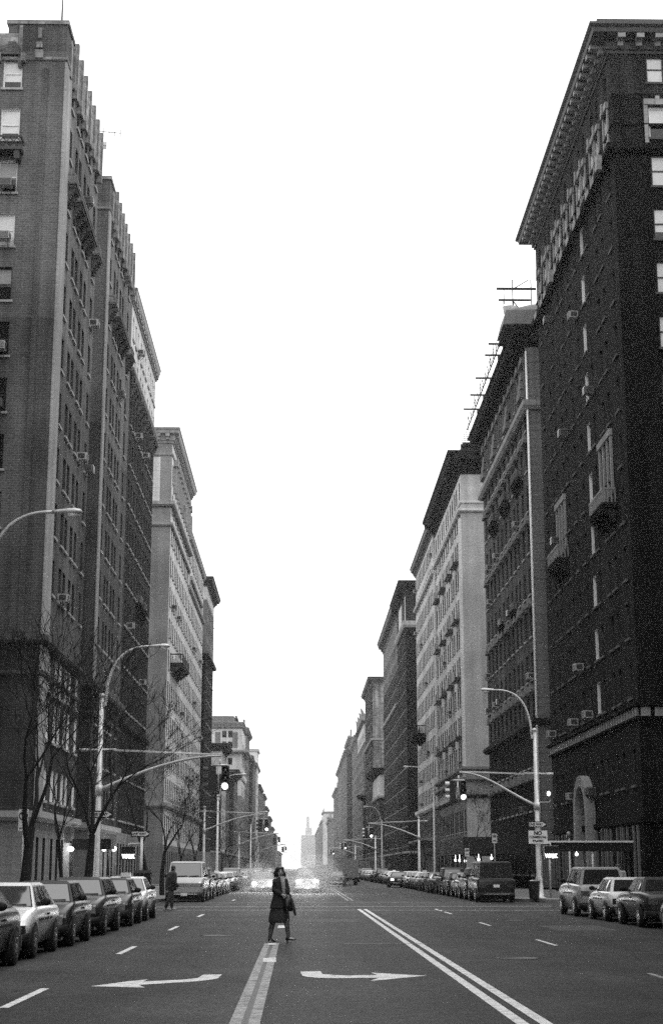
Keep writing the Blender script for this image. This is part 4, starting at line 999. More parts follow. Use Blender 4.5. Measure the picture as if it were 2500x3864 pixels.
PN = dict(silver='silver', dark='black', grey='grey', white='white', charcoal='dark grey')
KN = dict(sedan='sedan', hatch='hatchback', boxy='square sedan', wagon='station wagon', suv='tall suv')
def row(x, y0, y1, face, where, grp, step=5.35):
    y = y0; k = int(y0) % 7
    while y < y1:
        kd = KINDS[k % 8] if k % 2 else KINDS[(k * 3) % 8]; pt = PAINTS[(k * 7 + 3) % 10]
        car(kd, pt, x + rnd.uniform(-.12, .12), y, face, '%s %s in %s' % (PN[pt], KN[kd], where), group='%s %ss in %s' % (PN[pt], KN[kd], where))
        y += step + rnd.uniform(-.2, .5); k += 1
row(-5.85, 88.2, 137, -1, 'the parked line behind the pale van, left kerb', gl_)
row(-5.85, 156, 238, -1, 'the far parked line of the second left block', gl_, 5.8)
row(-5.85, 258, 330, -1, 'the hazy parked line of the third left block', gl_, 6.4)
# right kerb, facing away
gr_ = 'cars parked along the right kerb'
car('suv', 'silver', 10.62, 57.9, 1, 'silver tall estate with pale roof, first of the near right row', group=gr_)
car('hatch', 'white', 10.60, 52.3, 1, 'white hatchback with pale rear pillar between silver estate and square sedan, right', group=gr_)
car('boxy', 'charcoal', 10.62, 47.3, 1, 'dark square sedan with dark tail lamps, third of the near right row', group=gr_)
car('hatch', 'white', 10.66, 41.7, 1, 'white car cut off by the right edge of the picture', group=gr_)
car('van', 'dark', 9.82, 82.0, 1, 'black van with pale plate seen from behind, first past the right corner', 'parked_van', gr_)
car('suv', 'charcoal', 9.82, 88.0, 1, 'dark tall suv parked just ahead of the black van, right', group=gr_)
row(9.82, 93.6, 149, 1, 'the parked line ahead of the black van, right kerb', gr_)
row(9.82, 168, 240, 1, 'the far parked line of the second right block', gr_, 5.8)
row(9.82, 262, 336, 1, 'the hazy parked line of the third right block', gr_, 6.4)
# traffic
car('suv', 'charcoal', .45, 110.2, -1, 'large oncoming suv with dazzling headlights in the middle of the avenue', 'oncoming_suv', lit='front')
car('sedan', 'grey', -2.75, 116, -1, 'oncoming car with glaring headlights seen just left of the walking woman', 'oncoming_car', lit='front')
car('sedan', 'dark', 8.75, 143.5, 1, 'dark sedan braking with both tail lamps lit beside the right parked line', 'moving_car', lit='rear')
car('boxy', 'charcoal', 3.4, 152, 1, 'dark car driving away to the right of the large oncoming suv', 'moving_car')
car('hatch', 'silver', 6.7, 205, 1, 'small silver car driving away in the middle distance', 'moving_car')
t = empty('box_truck', (4.9, 168, 0), math.pi, 'grey box truck driving away beyond the dark car, centre right', 'truck')
b = MB(); b.box(-1.1, 1.1, -1.4, 3.4, .75, 2.6); b.obj('cargo_box', M['p_grey'], t)
b = MB(); b.rings([[(-1, y, .45), (1, y, .45), (1, y, z), (-1, y, z)] for y, z in ((-3.3, 1.15), (-2.7, 1.3), (-2.2, 2.1), (-1.45, 2.15))], 0, False); b.obj('cab', M['p_white'], t)
b = MB(); b.box(-1, 1, 3.3, 3.45, .45, .6); b.obj('bumper', M['trim'], t)
for x in (-1, .75):
    for y in (-2.5, 2.4):
        b = MB(); b.lathe([(.2, x), (.42, x), (.42, x + .25), (.2, x + .25)], (0, y, .42), 16, 0, 'x'); b.obj('wheel', M['rubber'], t)

# ------------------------------------------------------------------ street furniture
def text(parent, name, s, size, loc, mat, rot=(math.pi / 2, 0, 0), ext=.004, bold=.0, sx=1.0):
    c = bpy.data.curves.new(name, 'FONT'); c.body = s; c.size = size; c.align_x = 'CENTER'; c.align_y = 'CENTER'; c.extrude = ext; c.offset = bold
    tmp = link(bpy.data.objects.new('lettering_source', c)); dg = bpy.context.evaluated_depsgraph_get()
    me = bpy.data.meshes.new_from_object(tmp.evaluated_get(dg)); bpy.data.objects.remove(tmp); me.name = name
    me.materials.clear(); me.materials.append(mat)
    o = put(name, me, parent, loc); o.rotation_euler = rot; o.scale = (sx, 1, 1); return o
def lamp_head(t, x, z, s, L=.78):
    """cobra head at the end of an arm; s: direction the arm points"""
    b = MB(); rs = []
    for k, (d, wv, h0, h1) in enumerate(((0, .05, -.04, .05), (.15, .075, -.05, .07), (.38, .13, -.06, .10), (.62, .16, -.07, .12), (.76, .13, -.05, .09), (.82, .05, -.01, .04))):
        rs.append([(x + s * d, wv * math.cos(a), z + (h1 if math.sin(a) > 0 else -h0) * math.sin(a)) for a in [q * math.pi / 6 for q in range(12)]])
    b.rings(rs); lm = b.obj('luminaire', M['steel'], t)
    b = MB(); b.ell((x + s * .56, 0, z - .075), (.17, .12, .10), 0, 12, 6); b.obj('lamp_lens', M['signwhite'], lm)
def bez(p0, p1, p2, p3, n=14):
    P = [Vector(p) for p in (p0, p1, p2, p3)]
    return [P[0] * (1 - t) ** 3 + P[1] * 3 * t * (1 - t) ** 2 + P[2] * 3 * t * t * (1 - t) + P[3] * t ** 3 for t in [k / n for k in range(n + 1)]]
def street_pole(x, y, s, label, lamp=True, mast=True, tip=4.9, ztip=6.2, zlamp=10.75, group=None, name='street_lamp'):
    t = empty(name, (x, y, .15), 0, label, 'street lamp' if not mast else 'signal pole', group)
    b = MB(); hp = 8.5 if lamp else 6.6
    b.tube([(0, 0, 0), (0, 0, .08), (0, 0, .12), (0, 0, .9), (0, 0, 1.0), (0, 0, 1.15), (0, 0, hp)], [.33, .33, .24, .19, .19, .13, .09], 8); b.ell((0, 0, hp + .02), (.13, .13, .12), 0, 10, 6); b.obj('pole', M['steel'], t)
    if lamp:
        b = MB(); z = zlamp - .15
        b.tube(bez((s * .16, 0, hp - .35), (s * .2, 0, z - .6), (s * .9, 0, z + .05), (s * 2.0, 0, z)), [.055] * 10 + [.045] * 5, 7); b.box(-.1, s * .2, -.08, .08, hp - .42, hp - .25)
        b.obj('lamp_arm', M['steel'], t); lamp_head(t, s * 1.95, z, s)
    if mast:
        b = MB(); zt = ztip - .15
        b.tube(bez((0, 0, 4.65), (s * 1.6, 0, 5.35), (s * tip * .65, 0, zt), (s * tip, 0, zt)), [.075 - .002 * k for k in range(15)], 7); b.tube([(0, 0, 4.45), (0, 0, 4.85)], .15, 8); b.obj('mast_arm', M['steel'], t)
        b = MB(); b.tube([(-.9 * s, .0, 6.28), (.65 * s, 0, 6.3)], .045, 6); b.tube([(-.9 * s, 0, 6.28), (-.5 * s, 0, 6.28)], .07, 6); b.tube([(s * .6, .1, 6.3), (s * tip, 0, zt + .06)], .018, 4); b.tube([(s * .6, -.1, 6.24), (s * tip, 0, zt + .03)], .018, 4); b.obj('guy_wire', M['steel'], t)
    return t
def traffic_light(x, y, z, label, lit=True, group=None, side=-1):
    """two heads under a bracket: one faces the viewer, one faces across"""
    t = empty('traffic_light', (x, y, z), 0, label, 'traffic light', group)
    b = MB(); b.tube([(0, 0, 1.28), (0, 0, 1.02)], .04, 6); b.tube([(-.32, 0, 1.03), (.32, 0, 1.03)], .05, 6); b.tube([(-.05, 0, 1.0), (-.05, 0, -.02)], .04, 6); b.obj('bracket', M['steel'], t)
    for k, (cx, front) in enumerate(((.22, True), (-.32, False))):
        b = MB(); b.box(cx - .155, cx + .155, -.02, .2, -.02, 1.0); h = b.obj('housing', M['black'], t)
        for j in range(3):
            zc = .17 + .33 * j
            if front:
                b = MB(); b.lathe([(.125, 0.0), (.125, -.03), (.06, -.05), (.005, -.055)], (cx, -.02, zc), 16, 0, 'y'); b.obj('lens', M['green'] if (j == 0 and lit) else M['cglass'], h)
                v = MB(); v.rings([[(cx + .145 * math.cos(a), -.02 - d * (1.0 if d < .1 else .9 + .25 * math.sin(a)), zc + .145 * math.sin(a)) for a in [-.35 + (math.pi + .7) * q / 12 for q in range(13)]] for d in (0, .22)], 0, True, False, False); v.obj('visor', M['black'], h)
            else:
                v = MB(); v.rings([[(cx - .155 - d, .09 + .14 * math.cos(a), zc + .14 * math.sin(a)) for a in [-.2 + (math.pi + .4) * q / 12 for q in range(13)]] for d in (0, .22)], 0, True, False, False); v.obj('visor', M['steel'] if side > 0 else M['black'], h)
    return t
def one_way(x, y, z, label, group=None, post=None, flip=1):
    t = empty('one_way_sign', (x, y, z), 0, label, 'sign', group)
    b = MB(); b.box(-.46, .46, 0, .012, -.15, .15); b.obj('plate', M['black'], t)
    b = MB(); b.face([(px, -.004, pz) for px, pz in ((-.42, -.095), (.22, -.095), (.22, -.135), (.44, 0), (.22, .135), (.22, .095), (-.42, .095))]); b.obj('arrow', M['signwhite'], t)
    text(t, 'lettering', 'ONE WAY', .155, (-.08, -.008, 0), M['black'], bold=.006)
    return t
# near left pole and signs
pl = street_pole(-8.3, 64.5, 1, 'pale signal pole with curved lamp arm and long mast arm at the left corner', tip=5.0, ztip=6.2)
traffic_light(-3.35, 64.45, 4.78, 'traffic light with lit lower lens hanging from the left mast arm')
one_way(-8.17, 64.3, 3.81, 'black and white ONE WAY sign on the large left signal pole')
street_pole(-8.75, 41, 1, 'curved arm street lamp entering from the left edge of the picture', mast=False, zlamp=11.1)
one_way(-8.02, 78.9, 3.35, 'black and white ONE WAY sign on its own thin post, left far corner')
t = empty('sign_post', (-7.95, 79, .15), 0, 'thin pale sign post with white sticker at the left far corner', 'post')
b = MB(); b.tube([(0, 0, 0), (0, 0, 3.3)], .075, 8); b.obj('post', M['steel'], t); b = MB(); b.tube([(0, 0, .95), (0, 0, 1.3)], .085, 8); b.obj('sticker', M['signwhite'], t)
def walk_sign(x, y, z, label, arm):
    t = empty('walk_signal', (x, y, z), 0, label, 'walk signal')
    b = MB(); b.box(-.34, .34, 0, .3, -.2, .45); b.obj('housing', M['black'], t)
    b = MB(); b.box(-.36, .36, -.22, .3, .455, .47); b.tube([(0, .15, .6), (arm, .15, .6)], .035, 6); b.tube([(0, .15, .47), (0, .15, .6)], .035, 6); b.obj('bracket', M['steel'], t)
    text(t, 'lettering', 'WALK', .27, (0, -.012, -.04), M['walk'], bold=.012, sx=.8)
walk_sign(-8.6, 79.0, 2.28, 'lit WALK signal beside the thin post at the left far corner', .65)
t = empty('no_parking_sign', (-8.5, 48.4, 0.15), 0, 'white no parking sign with crossed P in a ring, left behind the tree trunk', 'sign')
b = MB(); b.tube([(.0, 0, 0), (0, 0, 3.4)], .03, 6); b.obj('post', M['steel'], t)
b = MB(); b.box(-.15, .15, -.05, -.035, 2.62, 3.28); b.obj('plate', M['signwhite'], t)
b = MB(); b.rings([[(r_ * math.cos(a), -.056, 3.08 + r_ * math.sin(a)) for a in [k * math.pi / 12 for k in range(24)]] for r_ in (.105, .135)], 0, False, False)
b.face([(-.10, -.058, 3.15), (-.08, -.058, 3.17), (.10, -.058, 3.01), (.08, -.058, 2.99)]); b.face([(-.09, -.056, 2.7), (.1, -.056, 2.7), (.1, -.056, 2.72), (-.09, -.056, 2.72)]); b.face([(-.12, -.056, 2.71), (-.08, -.056, 2.67), (-.08, -.056, 2.75)]); b.obj('symbol', M['black'], t)
text(t, 'lettering', 'P', .2, (0, -.056, 3.075), M['black'], bold=.004)
t = empty('mailbox', (-7.75, 77.9, 0), 0, 'dark tall storage mailbox by the left far corner post', 'mailbox'); t.location.z = .15
b = MB(); b.rings([[(-.42, -.3, z0), (.42, -.3, z0), (.42, .3, z0), (-.42, .3, z0)] for z0 in (.12, 1.3)] + [[(-.38, -.2, 1.42), (.38, -.2, 1.42), (.38, .2, 1.42), (-.38, .2, 1.42)]], 0, False); b.obj('box', M['trim'], t)
for x in (-.36, .36): b = MB(); b.box(x - .04, x + .04, -.26, .26, 0, .12); b.obj('leg', M['black'], t)
b = MB(); b.box(-.3, .3, -.315, -.302, .3, 1.1); b.obj('door', M['black'], t)
# right corner pole and its signs
street_pole(12.1, 80.5, -1, 'pale signal pole with lamp arm and NO COMMERCIAL TRAFFIC sign at the right corner', tip=3.95, ztip=6.5, zlamp=10.75)
traffic_light(8.1, 80.45, 5.06, 'traffic light with lit lower lens hanging from the right mast arm', side=1)
one_way(12.08, 80.33, 3.86, 'black and white ONE WAY sign above the white traffic sign, right corner')
t = empty('traffic_sign', (12.09, 80.33, 3.22), 0, 'white sign reading NO COMMERCIAL TRAFFIC on the right corner pole', 'sign')
b = MB(); b.box(-.48, .48, 0, .012, -.33, .33); b.obj('plate', M['signwhite'], t)
text(t, 'lettering', 'NO', .25, (0, -.006, .2), M['black'], bold=.012); text(t, 'lettering', 'COMMERCIAL', .155, (0, -.006, 0), M['black'], bold=.005, sx=.9); text(t, 'lettering', 'TRAFFIC', .155, (0, -.006, -.19), M['black'], bold=.005, sx=.95)
walk_sign(12.75, 80.4, 2.32, 'lit WALK signal on the right corner pole', -.6)
t = empty('side_signal', (12.75, 80.5, 5.4), 0, 'small signal with a lit round lamp on the back of the right pole', 'signal')
b = MB(); b.box(.0, .32, 0, .3, -.2, .25); b.obj('housing', M['black'], t); b = MB(); b.ell((-.02, -.03, .02), (.09, .09, .12)); b.obj('lens', M['green'], t); b = MB(); b.tube([(.1, .1, -.2), (.05, .1, -.4), (-.6, .1, -.42)], .03, 5); b.obj('bracket', M['steel'], t)
t = empty('litter_basket', (11.75, 79.9, .15), 0, 'dark round litter basket at the foot of the right corner pole', 'litter bin')
b = MB(); b.lathe([(.22, 0), (.24, .05), (.3, .86), (.32, .9), (.28, .9), (.2, .1)], (0, 0, 0), 18); b.obj('basket', M['iron'], t); b = MB(); b.ell((0, 0, .82), (.27, .27, .14)); b.obj('rubbish', M['p_grey'], t)
# the same poles repeated down the avenue
gp = 'signal poles down the avenue'
for x, y, s, lamp, zl, lb in ((-8.25, 134.5, 1, False, 0, 'signal pole with bright mast arm at the second left corner'), (-8.25, 211, 1, False, 0, 'smaller signal pole at the third left corner'), (-8.25, 306, 1, False, 0, 'faint signal pole at the fourth left corner beside the woman'),
                              (12.1, 162, -1, False, 0, 'signal pole with long arm at the second right corner'), (12.1, 257, -1, False, 0, 'smaller signal pole at the third right corner'), (12.1, 352, -1, False, 0, 'faint signal pole at the fourth right corner')):
    street_pole(x, y, s, lb, lamp, True, group=gp, tip=5.2)
    traffic_light(x + s * 5.1, y - .05, 4.75, 'traffic light hanging from the ' + lb.split(' with')[0].replace('smaller ', '').replace('faint ', ''), group='traffic lights down the avenue', side=-s)
for x, y, s, lb in ((-8.2, 155, 1, 'lone street lamp on the left past the second corner'), (12.1, 143, -1, 'lone street lamp on the right before the second corner'), (12.1, 236, -1, 'distant street lamp on the right before the third corner'), (-8.2, 258, 1, 'distant street lamp on the left past the third corner')):
    street_pole(x, y, s, lb, True, False, group='street lamps down the avenue')
for x, y, z, lb in ((12.4, 118, 3.0, 'small white parking sign over the dark suv roof, right'), (12.4, 101, 3.7, 'white parking sign above the black van, right')):
    t = empty('parking_sign', (x, y, .15), 0, lb, 'sign'); b = MB(); b.tube([(0, 0, 0), (0, 0, z)], .03, 6); b.obj('post', M['steel'], t); b = MB(); b.box(-.16, .16, -.05, -.035, z - .6, z); b.obj('plate', M['signwhite'], t)
    b = MB(); b.box(-.1, .1, -.055, -.051, z - .25, z - .08); b.box(-.1, .1, -.055, -.051, z - .5, z - .4); b.obj('symbol', M['p_grey'], t)
for x, y, lb in ((-11.5, 95, 'pair of lit globes by a doorway behind the pale van'),):
    t = empty('door_lamp', (x, y, .15), 0, lb, 'lamp'); b = MB(); b.tube([(0, 0, 0), (0, 0, 2.5)], .05, 6); b.tube([(-.3, 0, 2.5), (.3, 0, 2.5)], .03, 5); b.obj('post', M['iron'], t)
    for dx in (-.3, .3): b = MB(); b.ell((dx, 0, 2.66), (.15, .15, .15), 0, 10, 6); b.obj('globe', M['lit'], t)

# ------------------------------------------------------------------ bare winter trees
def tree(x, y, h, r, seed, label, lean=(0, 0), fork=.38, depth=5, group=None, spread=.55):
    q = random.Random(seed); t = empty('bare_tree', (x, y, .1), 0, label, 'tree', group)
    tb, cb = MB(), MB()
    def grow(p, d, ln, rad, lev):
        n = 4 if lev < 2 else 3; pts = [p]; rr = [rad]
        for k in range(n):
            d = (d + Vector((q.uniform(-1, 1), q.uniform(-1, 1), q.uniform(-.4, .7))) * (.10 + .05 * lev)).normalized()
            p = p + d * ln / n; pts.append(p); rr.append(rad * (1 - .42 * (k + 1) / n))
        (tb if lev == 0 else cb).tube(pts, rr, 8 if lev == 0 else (5 if lev < 3 else 3), 0, False)
        if lev >= depth: return
        m = (3 if lev == 0 else q.choice((2, 3, 3)))
        for k in range(m):
            a = q.uniform(0, 6.28) if lev else k * 2.1 + q.uniform(-.4, .4); sp = q.uniform(.6, 1.15) * spread * (1.2 if lev else 1.0)
            nd = (d + Vector((math.cos(a), math.sin(a), q.uniform(-.1, .45))) * sp).normalized()
            j = len(pts) - 1 if k < 2 else q.randint(max(1, len(pts) - 3), len(pts) - 1)
            grow(pts[j], nd, ln * q.uniform(.62, .86), max(.012, rr[j] * q.uniform(.6, .8)), lev + 1)
    grow(Vector((0, 0, 0)), Vector((lean[0], lean[1], 1)).normalized(), h * fork, r, 0)
    tb.obj('trunk', M['bark'], t); cb.obj('branches', M['bark'], t); return t
tree(-8.15, 46.5, 6.3, .2, 5, 'large bare tree with thick trunk on the left pavement beside the no parking sign', (.02, 0), .44, 6)
tree(-7.95, 58.5, 5.6, .2, 23, 'bare tree leaning right just left of the large signal pole', (.06, 0), .5, 6)
tree(-8.0, 54, 5.0, .085, 31, 'slender young bare tree with pole thin trunk, left pavement', (0, 0), .5, 5)
tree(-7.75, 80.6, 6.4, .18, 44, 'bare tree at the left far corner beside the pale van', (-.03, 0), .42, 6)
tree(-8.0, 92, 6.3, .16, 51, 'bare tree behind the pale van on the left', (0, 0), .4, 6)
tree(14.6, 127.5, 6.0, .13, 61, 'thin bare tree rising above the sidewalk shed, right', (0, 0), .42, 6)
gt = 'bare trees lining the far pavements'
for k, (x, y) in enumerate(((-8.1, 106), (-8.1, 121), (-8.2, 168), (-8.2, 186), (13.4, 172), (13.4, 192), (13.4, 214), (-8.2, 228), (13.4, 268), (13.4, 292), (-8.2, 275), (-8.2, 300))):
    tree(x, y, 5.6 + .5 * (k % 3), .14, 70 + k, 'bare tree lining the far %s pavement' % ('left' if x < 0 else 'right'), depth=5 if y < 200 else 4, group=gt + (', left' if x < 0 else ', right'))

# ------------------------------------------------------------------ people
M['skin'] = plain('skin', .42, .5, noise=.12, nscale=20)
M['hair'] = plain('dark hair', .012, .5)
M['coat'] = plain('dark wool coat', .022, .9, noise=.4, nscale=12)
M['skirt'] = plain('dark skirt cloth', .05, .9, noise=.4, nscale=14)
M['blouse'] = plain('light scarf', .34, .8, noise=.3, nscale=16)
M['hose'] = plain('sheer dark stockings', .1, .6)
M['leather'] = plain('black leather', .01, .35)
def fuse(b, name, mats, vox=.008, smooth=4):
    """overlapping volumes grown into one continuous surface"""
    me = b.mesh(name + '_source', mats); o = link(bpy.data.objects.new(name, me))
    m = o.modifiers.new('r', 'REMESH'); m.mode = 'VOXEL'; m.voxel_size = vox; m.use_smooth_shade = True
    m2 = o.modifiers.new('s', 'SMOOTH'); m2.iterations = smooth; m2.factor = .5
    dg = bpy.context.evaluated_depsgraph_get(); nm = bpy.data.meshes.new_from_object(o.evaluated_get(dg)); nm.name = name
    o.modifiers.clear(); o.data = nm
    nm.materials.clear()
    for x in mats: nm.materials.append(x)
    return o
def limb(b, pts, rad, mi=0):
    b.tube(pts, rad, 12, mi)
    for p, r_ in zip(pts, rad): b.ell(p, (r_, r_, r_), mi, 10, 6)
def loft(secs, n=24, mi=0, cap=True, b=None, wob=0.0):
    """secs: (x, y, z, rx, ry, angle)"""
    b = b or MB(); rs = []
    for i, (x, y, z, rx, ry, a) in enumerate(secs):
        ca, sa = math.cos(a), math.sin(a); ring = []
        for k in range(n):
            t = 2 * math.pi * k / n; q = 1 + wob * math.sin(5 * t + i * .7) * (i / len(secs)); u, v = rx * q * math.cos(t), ry * q * math.sin(t)
            ring.append((x + ca * u - sa * v, y + sa * u + ca * v, z))
        rs.append(ring)
    b.rings(rs, mi, True, cap); return b
def head(b, c, face, tilt=0.0):
    """skull, jaw, nose and ears; face = direction angle the face looks along"""
    f = Vector((math.cos(face), math.sin(face), 0)); l = Vector((-f.y, f.x, 0)); c = Vector(c)
    b.ell(c + Vector((0, 0, .03)), (.082, .082, .098)); b.ell(c + f * .025 - Vector((0, 0, .035)), (.063, .063, .078)); b.ell(c + f * .045 - Vector((0, 0, .085)), (.035, .035, .03))
    b.tube([c + f * .082 + Vector((0, 0, .02)), c + f * .112 - Vector((0, 0, .028))], [.011, .018], 8)
    for s in (1, -1): b.ell(c + l * .082 * s, (.02, .02, .032), 0, 8, 6)
    return f, l, c
def face_parts(o, f, l, c):
    for s in (1, -1):
        b = MB(); b.ell(c + f * .078 + l * .033 * s + Vector((0, 0, .012)), (.014, .014, .008), 0, 10, 6); b.obj('eye', M['hair'], o)
        b = MB(); b.tube([c + f * .084 + l * .015 * s + Vector((0, 0, .036)), c + f * .074 + l * .052 * s + Vector((0, 0, .036))], .006, 6); b.obj('eyebrow', M['hair'], o)
    b = MB(); b.tube([c + f * .078 - l * .026 - Vector((0, 0, .062)), c + f * .09 - Vector((0, 0, .062)), c + f * .078 + l * .026 - Vector((0, 0, .062))], [.004, .009, .004], 6); b.obj('mouth', M['red'], o)
def hand(b, p, d, side, curl=.6):
    """palm, four unequal bent fingers and a thumb from the side of the palm"""
    d = Vector(d).normalized(); s = Vector(side).normalized(); n = d.cross(s).normalized(); p = Vector(p)
    b.tube([p, p + d * .045, p + d * .085], [.03, .036, .034], 10, 0, True, .55)
    for k, ln in enumerate((.066, .078, .072, .056)):
        q = p + d * .085 + s * (-.028 + .019 * k); m = q + (d * .7 + n * curl) * ln * .5; e = m + (d * (.6 - curl) + n * .9) * ln * .5
        limb(b, [q, m, e], [.0095, .009, .0075])
    t0 = p + d * .03 - s * .032; t1 = t0 + (d * .5 - s * .7 + n * .3).normalized() * .038; limb(b, [t0, t1, t1 + (d * .8 + n * .5).normalized() * .03], [.012, .0105, .009])
# --- the woman crossing the avenue: strides to the right, face turned to the viewer
WX, WY = -.47, 36.9
b = MB(); BODY = -1.05
f, l, c = head(b, (-.012, -.01, 1.565), -1.36)
limb(b, [(-.01, .0, 1.36), (-.012, -.005, 1.50)], [.058, .05])
loft([(0, 0, .86, .15, .11, BODY + 1.57), (0, 0, 1.05, .12, .09, BODY + 1.57), (0, 0, 1.25, .16, .10, BODY + 1.57), (0, 0, 1.38, .17, .075, BODY + 1.57), (0, 0, 1.42, .07, .06, BODY + 1.57)], b=b)
limb(b, [(-.10, .03, .84), (-.17, .05, .47), (-.235, .07, .12), (-.245, .07, .06)], [.085, .056, .036, .034])           # trailing leg
limb(b, [(-.222, .07, .27), (-.205, .07, .33)], [.044, .047]); limb(b, [(-.245, .07, .07), (-.19, .07, .03)], [.036, .03])
limb(b, [(.07, -.03, .84), (.14, -.04, .48), (.185, -.05, .14), (.19, -.05, .085)], [.085, .056, .036, .034])           # leading leg
limb(b, [(.165, -.03, .30), (.158, -.03, .36)], [.046, .05]); limb(b, [(.19, -.05, .075), (.30, -.07, .06)], [.036, .026])
limb(b, [(.10, -.10, 1.37), (.155, -.14, 1.14), (.17, -.17, 1.07)], [.05, .04, .032]); limb(b, [(-.12, .04, 1.37), (-.13, -.08, 1.14), (.03, -.19, 1.06)], [.05, .042, .034])
hand(b, (.165, -.17, 1.07), (.25, -.2, -1), (0, 1, 0)); hand(b, (.03, -.19, 1.06), (1, -.1, -.35), (0, .3, 1), .5)
wom = fuse(b, 'person', [M['skin']]); wom.location = (WX, WY, .008)
tag(wom, 'woman in dark coat and heels walking across the avenue, face turned to the viewer', 'person')
b = MB(); b.ell(Vector((-.022, .025, 1.605)), (.106, .103, .098)); 
b.ell(Vector((-.04, -.045, 1.645)), (.075, .058, .042)); b.ell(Vector((.028, -.035, 1.65)), (.055, .055, .04)); b.ell(Vector((-.075, -.05, 1.60)), (.04, .05, .05))
for s_ in (1, -1): b.ell(c + l * (.085 * s_) + Vector((-.008, .01, -.045 - .015 * s_)), (.055, .065, .092))
b.ell(Vector((-.02, .06, 1.53)), (.10, .06, .09)); b.ell(c + l * .105 + Vector((0, .03, -.075)), (.035, .045, .05)); b.ell(c - l * .11 + Vector((0, .03, -.06)), (.04, .045, .05))
h_ = fuse(b, 'hair', [M['hair']], .012, 3); h_.parent = wom; face_parts(wom, f, l, c)
b = loft([(0, .0, 1.445, .075, .07, BODY + 1.57), (0, .0, 1.415, .13, .085, BODY + 1.57), (0, .0, 1.36, .185, .115, BODY + 1.57), (0, 0, 1.22, .185, .13, BODY + 1.57), (-.005, 0, 1.06, .175, .14, BODY + 1.57), (-.015, 0, .9, .205, .17, BODY + 1.57), (-.025, 0, .76, .235, .195, BODY + 1.57), (-.03, 0, .735, .22, .18, BODY + 1.57)], wob=.03)
limb(b, [(.11, -.09, 1.36), (.165, -.14, 1.16), (.168, -.165, 1.09)], [.066, .058, .05]); limb(b, [(-.13, .03, 1.36), (-.145, -.08, 1.16), (.0, -.185, 1.075)], [.066, .06, .05])
o = fuse(b, 'coat', [M['coat']], .012, 3); o.parent = wom
b = MB()   # open front: scarf and blouse between the lapels
fx, fy = math.cos(BODY), math.sin(BODY)
rs = []
for z, wd, o_ in ((1.47, .06, .10), (1.40, .068, .15), (1.32, .066, .178), (1.22, .056, .19), (1.12, .042, .192), (1.04, .02, .19)):
    cx, cy_ = fx * o_ + .0, fy * o_; lx, ly = -fy, fx
    rs.append([(cx + lx * wd * q + fx * (.016 if abs(q) < .9 else -.03), cy_ + ly * wd * q + fy * (.016 if abs(q) < .9 else -.03), z) for q in (-1, -.5, .5, 1)])
b.rings(rs, 0, True, False, False); b.obj('scarf', M['blouse'], wom)
b = loft([(-.01, 0, .92, .14, .12, BODY + 1.57), (-.02, 0, .75, .20, .165, .0), (-.03, 0, .6, .235, .165, .0), (-.035, 0, .47, .245, .16, .0), (-.03, 0, .425, .23, .145, .0), (-.03, 0, .44, .2, .12, 0)], wob=.05); b.obj('skirt', M['skirt'], wom)
b = MB()
limb(b, [(-.172, .052, .44), (-.235, .07, .12), (-.245, .07, .075)], [.066, .046, .044]); limb(b, [(-.222, .07, .27), (-.205, .07, .33)], [.056, .059])
limb(b, [(.145, -.04, .44), (.185, -.05, .14), (.19, -.05, .09)], [.066, .046, .044]); limb(b, [(.165, -.035, .30), (.156, -.035, .36)], [.056, .06])
o = fuse(b, 'stockings', [M['hose']], .01, 3); o.parent = wom
def shoe(o, p, yaw, pitch):
    b = MB(); cp, sp = math.cos(pitch), math.sin(pitch)
    def T(d, w_, z): dd = d * cp - z * sp; zz = d * sp + z * cp; return (p[0] + math.cos(yaw) * dd - math.sin(yaw) * w_, p[1] + math.sin(yaw) * dd + math.cos(yaw) * w_, p[2] + zz)
    rs = [[T(d, w_ * math.cos(a), zb + (zt - zb) * (.5 + .5 * math.sin(a))) for a in [k * math.pi / 5 for k in range(10)]] for d, w_, zb, zt in ((-.05, .02, .05, .09), (-.035, .036, .045, .115), (.03, .036, .035, .09), (.10, .042, .008, .055), (.155, .036, .004, .04), (.185, .012, .008, .025))]
    b.rings(rs, 0, True); 
    q = [T(-.03, .02, .0), T(-.03, -.02, .0), T(-.005, -.018, .0), T(-.005, .018, .0)]; q2 = [T(-.045, .028, .06), T(-.045, -.028, .06), T(.0, -.026, .05), T(.0, .026, .05)]; b.rings([q, q2], 0, False); b.obj('shoe', M['leather'], o)
shoe(wom, (.19, -.05, -.002), -.15, .22); shoe(wom, (-.25, .07, .0), .05, -.22)
t = empty('handbag', (WX + .19, WY - .19, .86), 0, 'dark soft handbag held at the side by the walking woman', 'handbag')
b = MB(); loft([(0, 0, -.17, .07, .05, .3), (0, 0, -.14, .115, .075, .3), (-.005, 0, .0, .12, .08, .3), (-.01, 0, .11, .09, .05, .3), (-.01, 0, .135, .05, .02, .3)], b=b); b.obj('bag_body', M['leather'], t)
b = MB(); b.tube(bez((-.07, -.02, .1), (-.06, -.02, .24), (.04, .0, .24), (.06, .02, .1)), .008, 6); b.obj('handle', M['leather'], t)
t = empty('umbrella', (WX + .25, WY - .2, 1.02), 0, 'furled dark umbrella carried beside the handbag by the walking woman', 'umbrella')
b = MB(); b.tube([(-.03, 0, .05), (.02, 0, -.12), (.07, 0, -.30), (.095, .0, -.42)], [.02, .04, .036, .022], 10); b.obj('furled_canopy', M['skirt'], t)
b = MB(); b.tube([(-.055, 0, .12), (-.03, 0, .05)], .01, 6); b.obj('handle', M['leather'], t)

